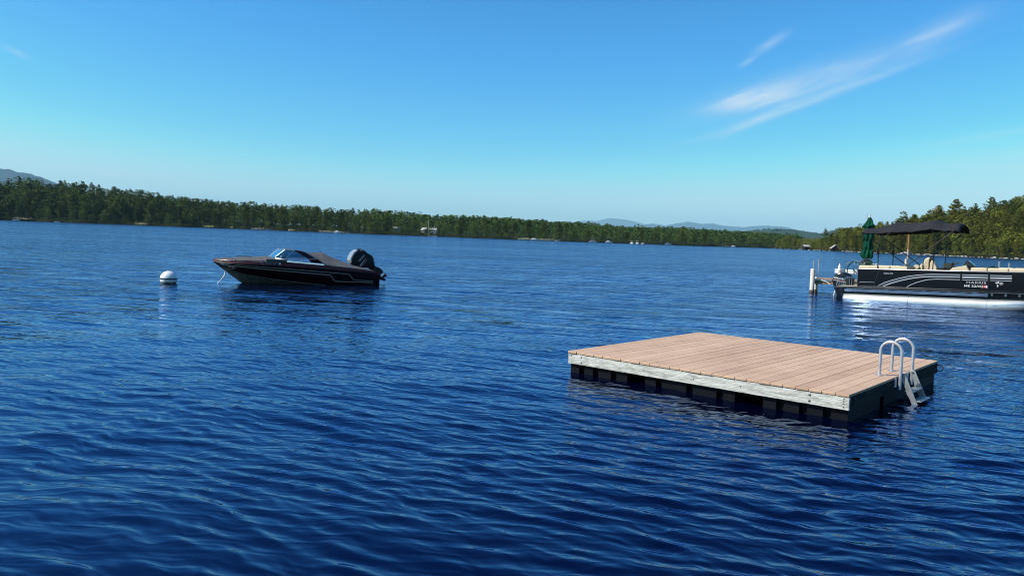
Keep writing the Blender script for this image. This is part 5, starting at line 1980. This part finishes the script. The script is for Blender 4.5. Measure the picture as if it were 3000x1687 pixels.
small_boat('white pontoon boat moored by the tan bank at the far left', 50, 5, 5.6, R(8), 'canopy')
small_boat('low flat white boat on the dark left shore, right of the pontoon boat', 172, 5, 4.2, R(-5))
small_boat('white boat moored near the sandy landing left of the speedboat windshield', 787, 5, 4.6, R(20), 'screen')
small_boat('brightest white covered boat on the far shore above the speedboat', 990, 6, 5.6, R(-8), None, M_bw)
small_boat('white boat lying at the low docks in the middle of the far shore', 1566, 4, 5.0, R(15), None, M_bw)
small_boat('small white boat left of the cluster below the distant peak', 1633, 4, 3.6, R(-10), 'screen')
small_boat('white boat with upright screen under the left foothills', 1737, 4, 5.0, R(5), 'canopy')
small_boat('white covered boat just right of the upright screened one', 1783, 4, 5.2, R(12), None, M_bw)
small_boat('short white boat leftmost of three under the broad foothill', 1852, 4, 3.4, R(60), 'canopy')
small_boat('short white boat middle one of three under the broad foothill', 1867, 4, 3.6, R(70), 'canopy')
small_boat('short white boat rightmost of three under the broad foothill', 1884, 4, 3.2, R(50), 'screen')
small_boat('low white boat alone left of the dip in the mountains', 1957, 4, 4.6, R(0), None, M_bblue)
small_boat('small white boat near the right end of the far shore', 2148, 4, 3.8, R(14), None, M_bw)
sb = small_boat('white sailing dinghy hull moored off the right shore behind the wooden pole', 2652, 12, 6.4, R(-4), None, M_bw, sh_right)
sb['group'] = 'boats off the right shore'
MB().tube([(.6, 0, .6), (.7, 0, 7.2)], .05, 6).build('mast', M_grey, sb)
MB().tube([(3.0, 0, .85), (.72, 0, 7.0)], .018, 4).build('forestay', M_grey, sb)


def shore_dock(label, px, L, w, D_off=0.0):
    o = thing('shore_dock', label, 'dock', at(px, sh_main(px) - 3.5 + D_off, .0), (0, 0, 0), 'low docks along the far shore')
    MB().box(-L / 2, L / 2, -w / 2, w / 2, .42, .55).build('deck', M_rimg if L < 5 else M_pile, o)
    for k in range(4):
        MB().tube([(-L / 2 + .2 + k * (L - .4) / 3, -w / 2, -.5), (-L / 2 + .2 + k * (L - .4) / 3, -w / 2, .8)], .08, 6).build('post', M_pile, o)
    return o


shore_dock('low pale dock at the sandy landing left of the bright boat cover', 752, 7, 1.6)
shore_dock('low pale dock running left from the bright boat cover', 958, 7.5, 1.6)
shore_dock('low pale dock right of the bright boat cover', 1012, 6, 1.4)
shore_dock('reddish dock below the white two storey cottage', 1268, 5.5, 1.8)
shore_dock('long low dock left of the boat in the middle of the far shore', 1540, 9, 1.6)
shore_dock('long low dock right of the boat in the middle of the far shore', 1592, 8, 1.6)
shore_dock('low dock under the right end of the distant mountains', 2120, 8, 1.6)


def patch(name, px0, px1, r0, r1, m_, zf=zmain, sh=sh_main):
    rows = []
    for r_ in np.linspace(r0, r1, 5):
        row = []
        for i, p in enumerate(np.linspace(px0, px1, 9)):
            j = 1.2 * math.sin(p * .7 + r_) if 0 < i < 8 else 0
            row.append(at(p, sh(p) + r_ + j, zf(p, r_ + j) + .32))
        rows.append(row)
    return tag(MB().grid(rows).build(name, m_), kind='structure')


patch('sandy_bank', 52, 98, 3.5, 20, M_sand)
patch('beach', 398, 436, 1.5, 9, M_sand)
patch('lawn', 598, 628, 2, 13, M_lawn)
patch('beach', 668, 684, 2, 7, M_sand)
patch('beach', 738, 774, 1.5, 9, M_sand)
patch('beach', 846, 866, 1, 5, M_sand)
patch('beach', 934, 976, 1, 5, M_sand)
patch('lawn', 1515, 1622, 1.5, 7, M_lawn)

# rocks: single boulders along the right shore and the small point, a few pale ones on the far side
RK = []
for i in range(5):
    RK.append(MB().ico((0, 0, 0), 1.0, 2, .6, jitter=.14).mesh('shore_rock', M_rock, ang=50))
spots = []
ROCKS = defaultdict(list)
px = 2270.0
while px < 3060:
    if not (2434 < px < 2458):
        spots.append((px, sh_right, -1.2 + 2.2 * random.random(), random.uniform(.28, .80) * (1.5 if random.random() < .15 else 1)))
    px += random.uniform(6, 17)
for i, (p, sh, dr, r_) in enumerate(spots):
    o = place('shore_rock', random.choice(RK), None, at(p, sh(p) + dr, .05 + r_ * .12), (random.uniform(-.2, .2), random.uniform(-.2, .2), random.uniform(0, 6.28)), (r_ * random.uniform(.9, 1.6), r_, r_ * random.uniform(.7, 1.0)))
    size = 'large' if r_ > .75 else 'small' if r_ < .42 else 'middling'
    lab = f'{size} pale granite rock at the waterline {mark(MARKS_NEAR, p)}'
    tag(o, lab, 'rock', 'granite rocks along the right waterline')
    ROCKS[lab].append(o)
tell_apart(ROCKS)
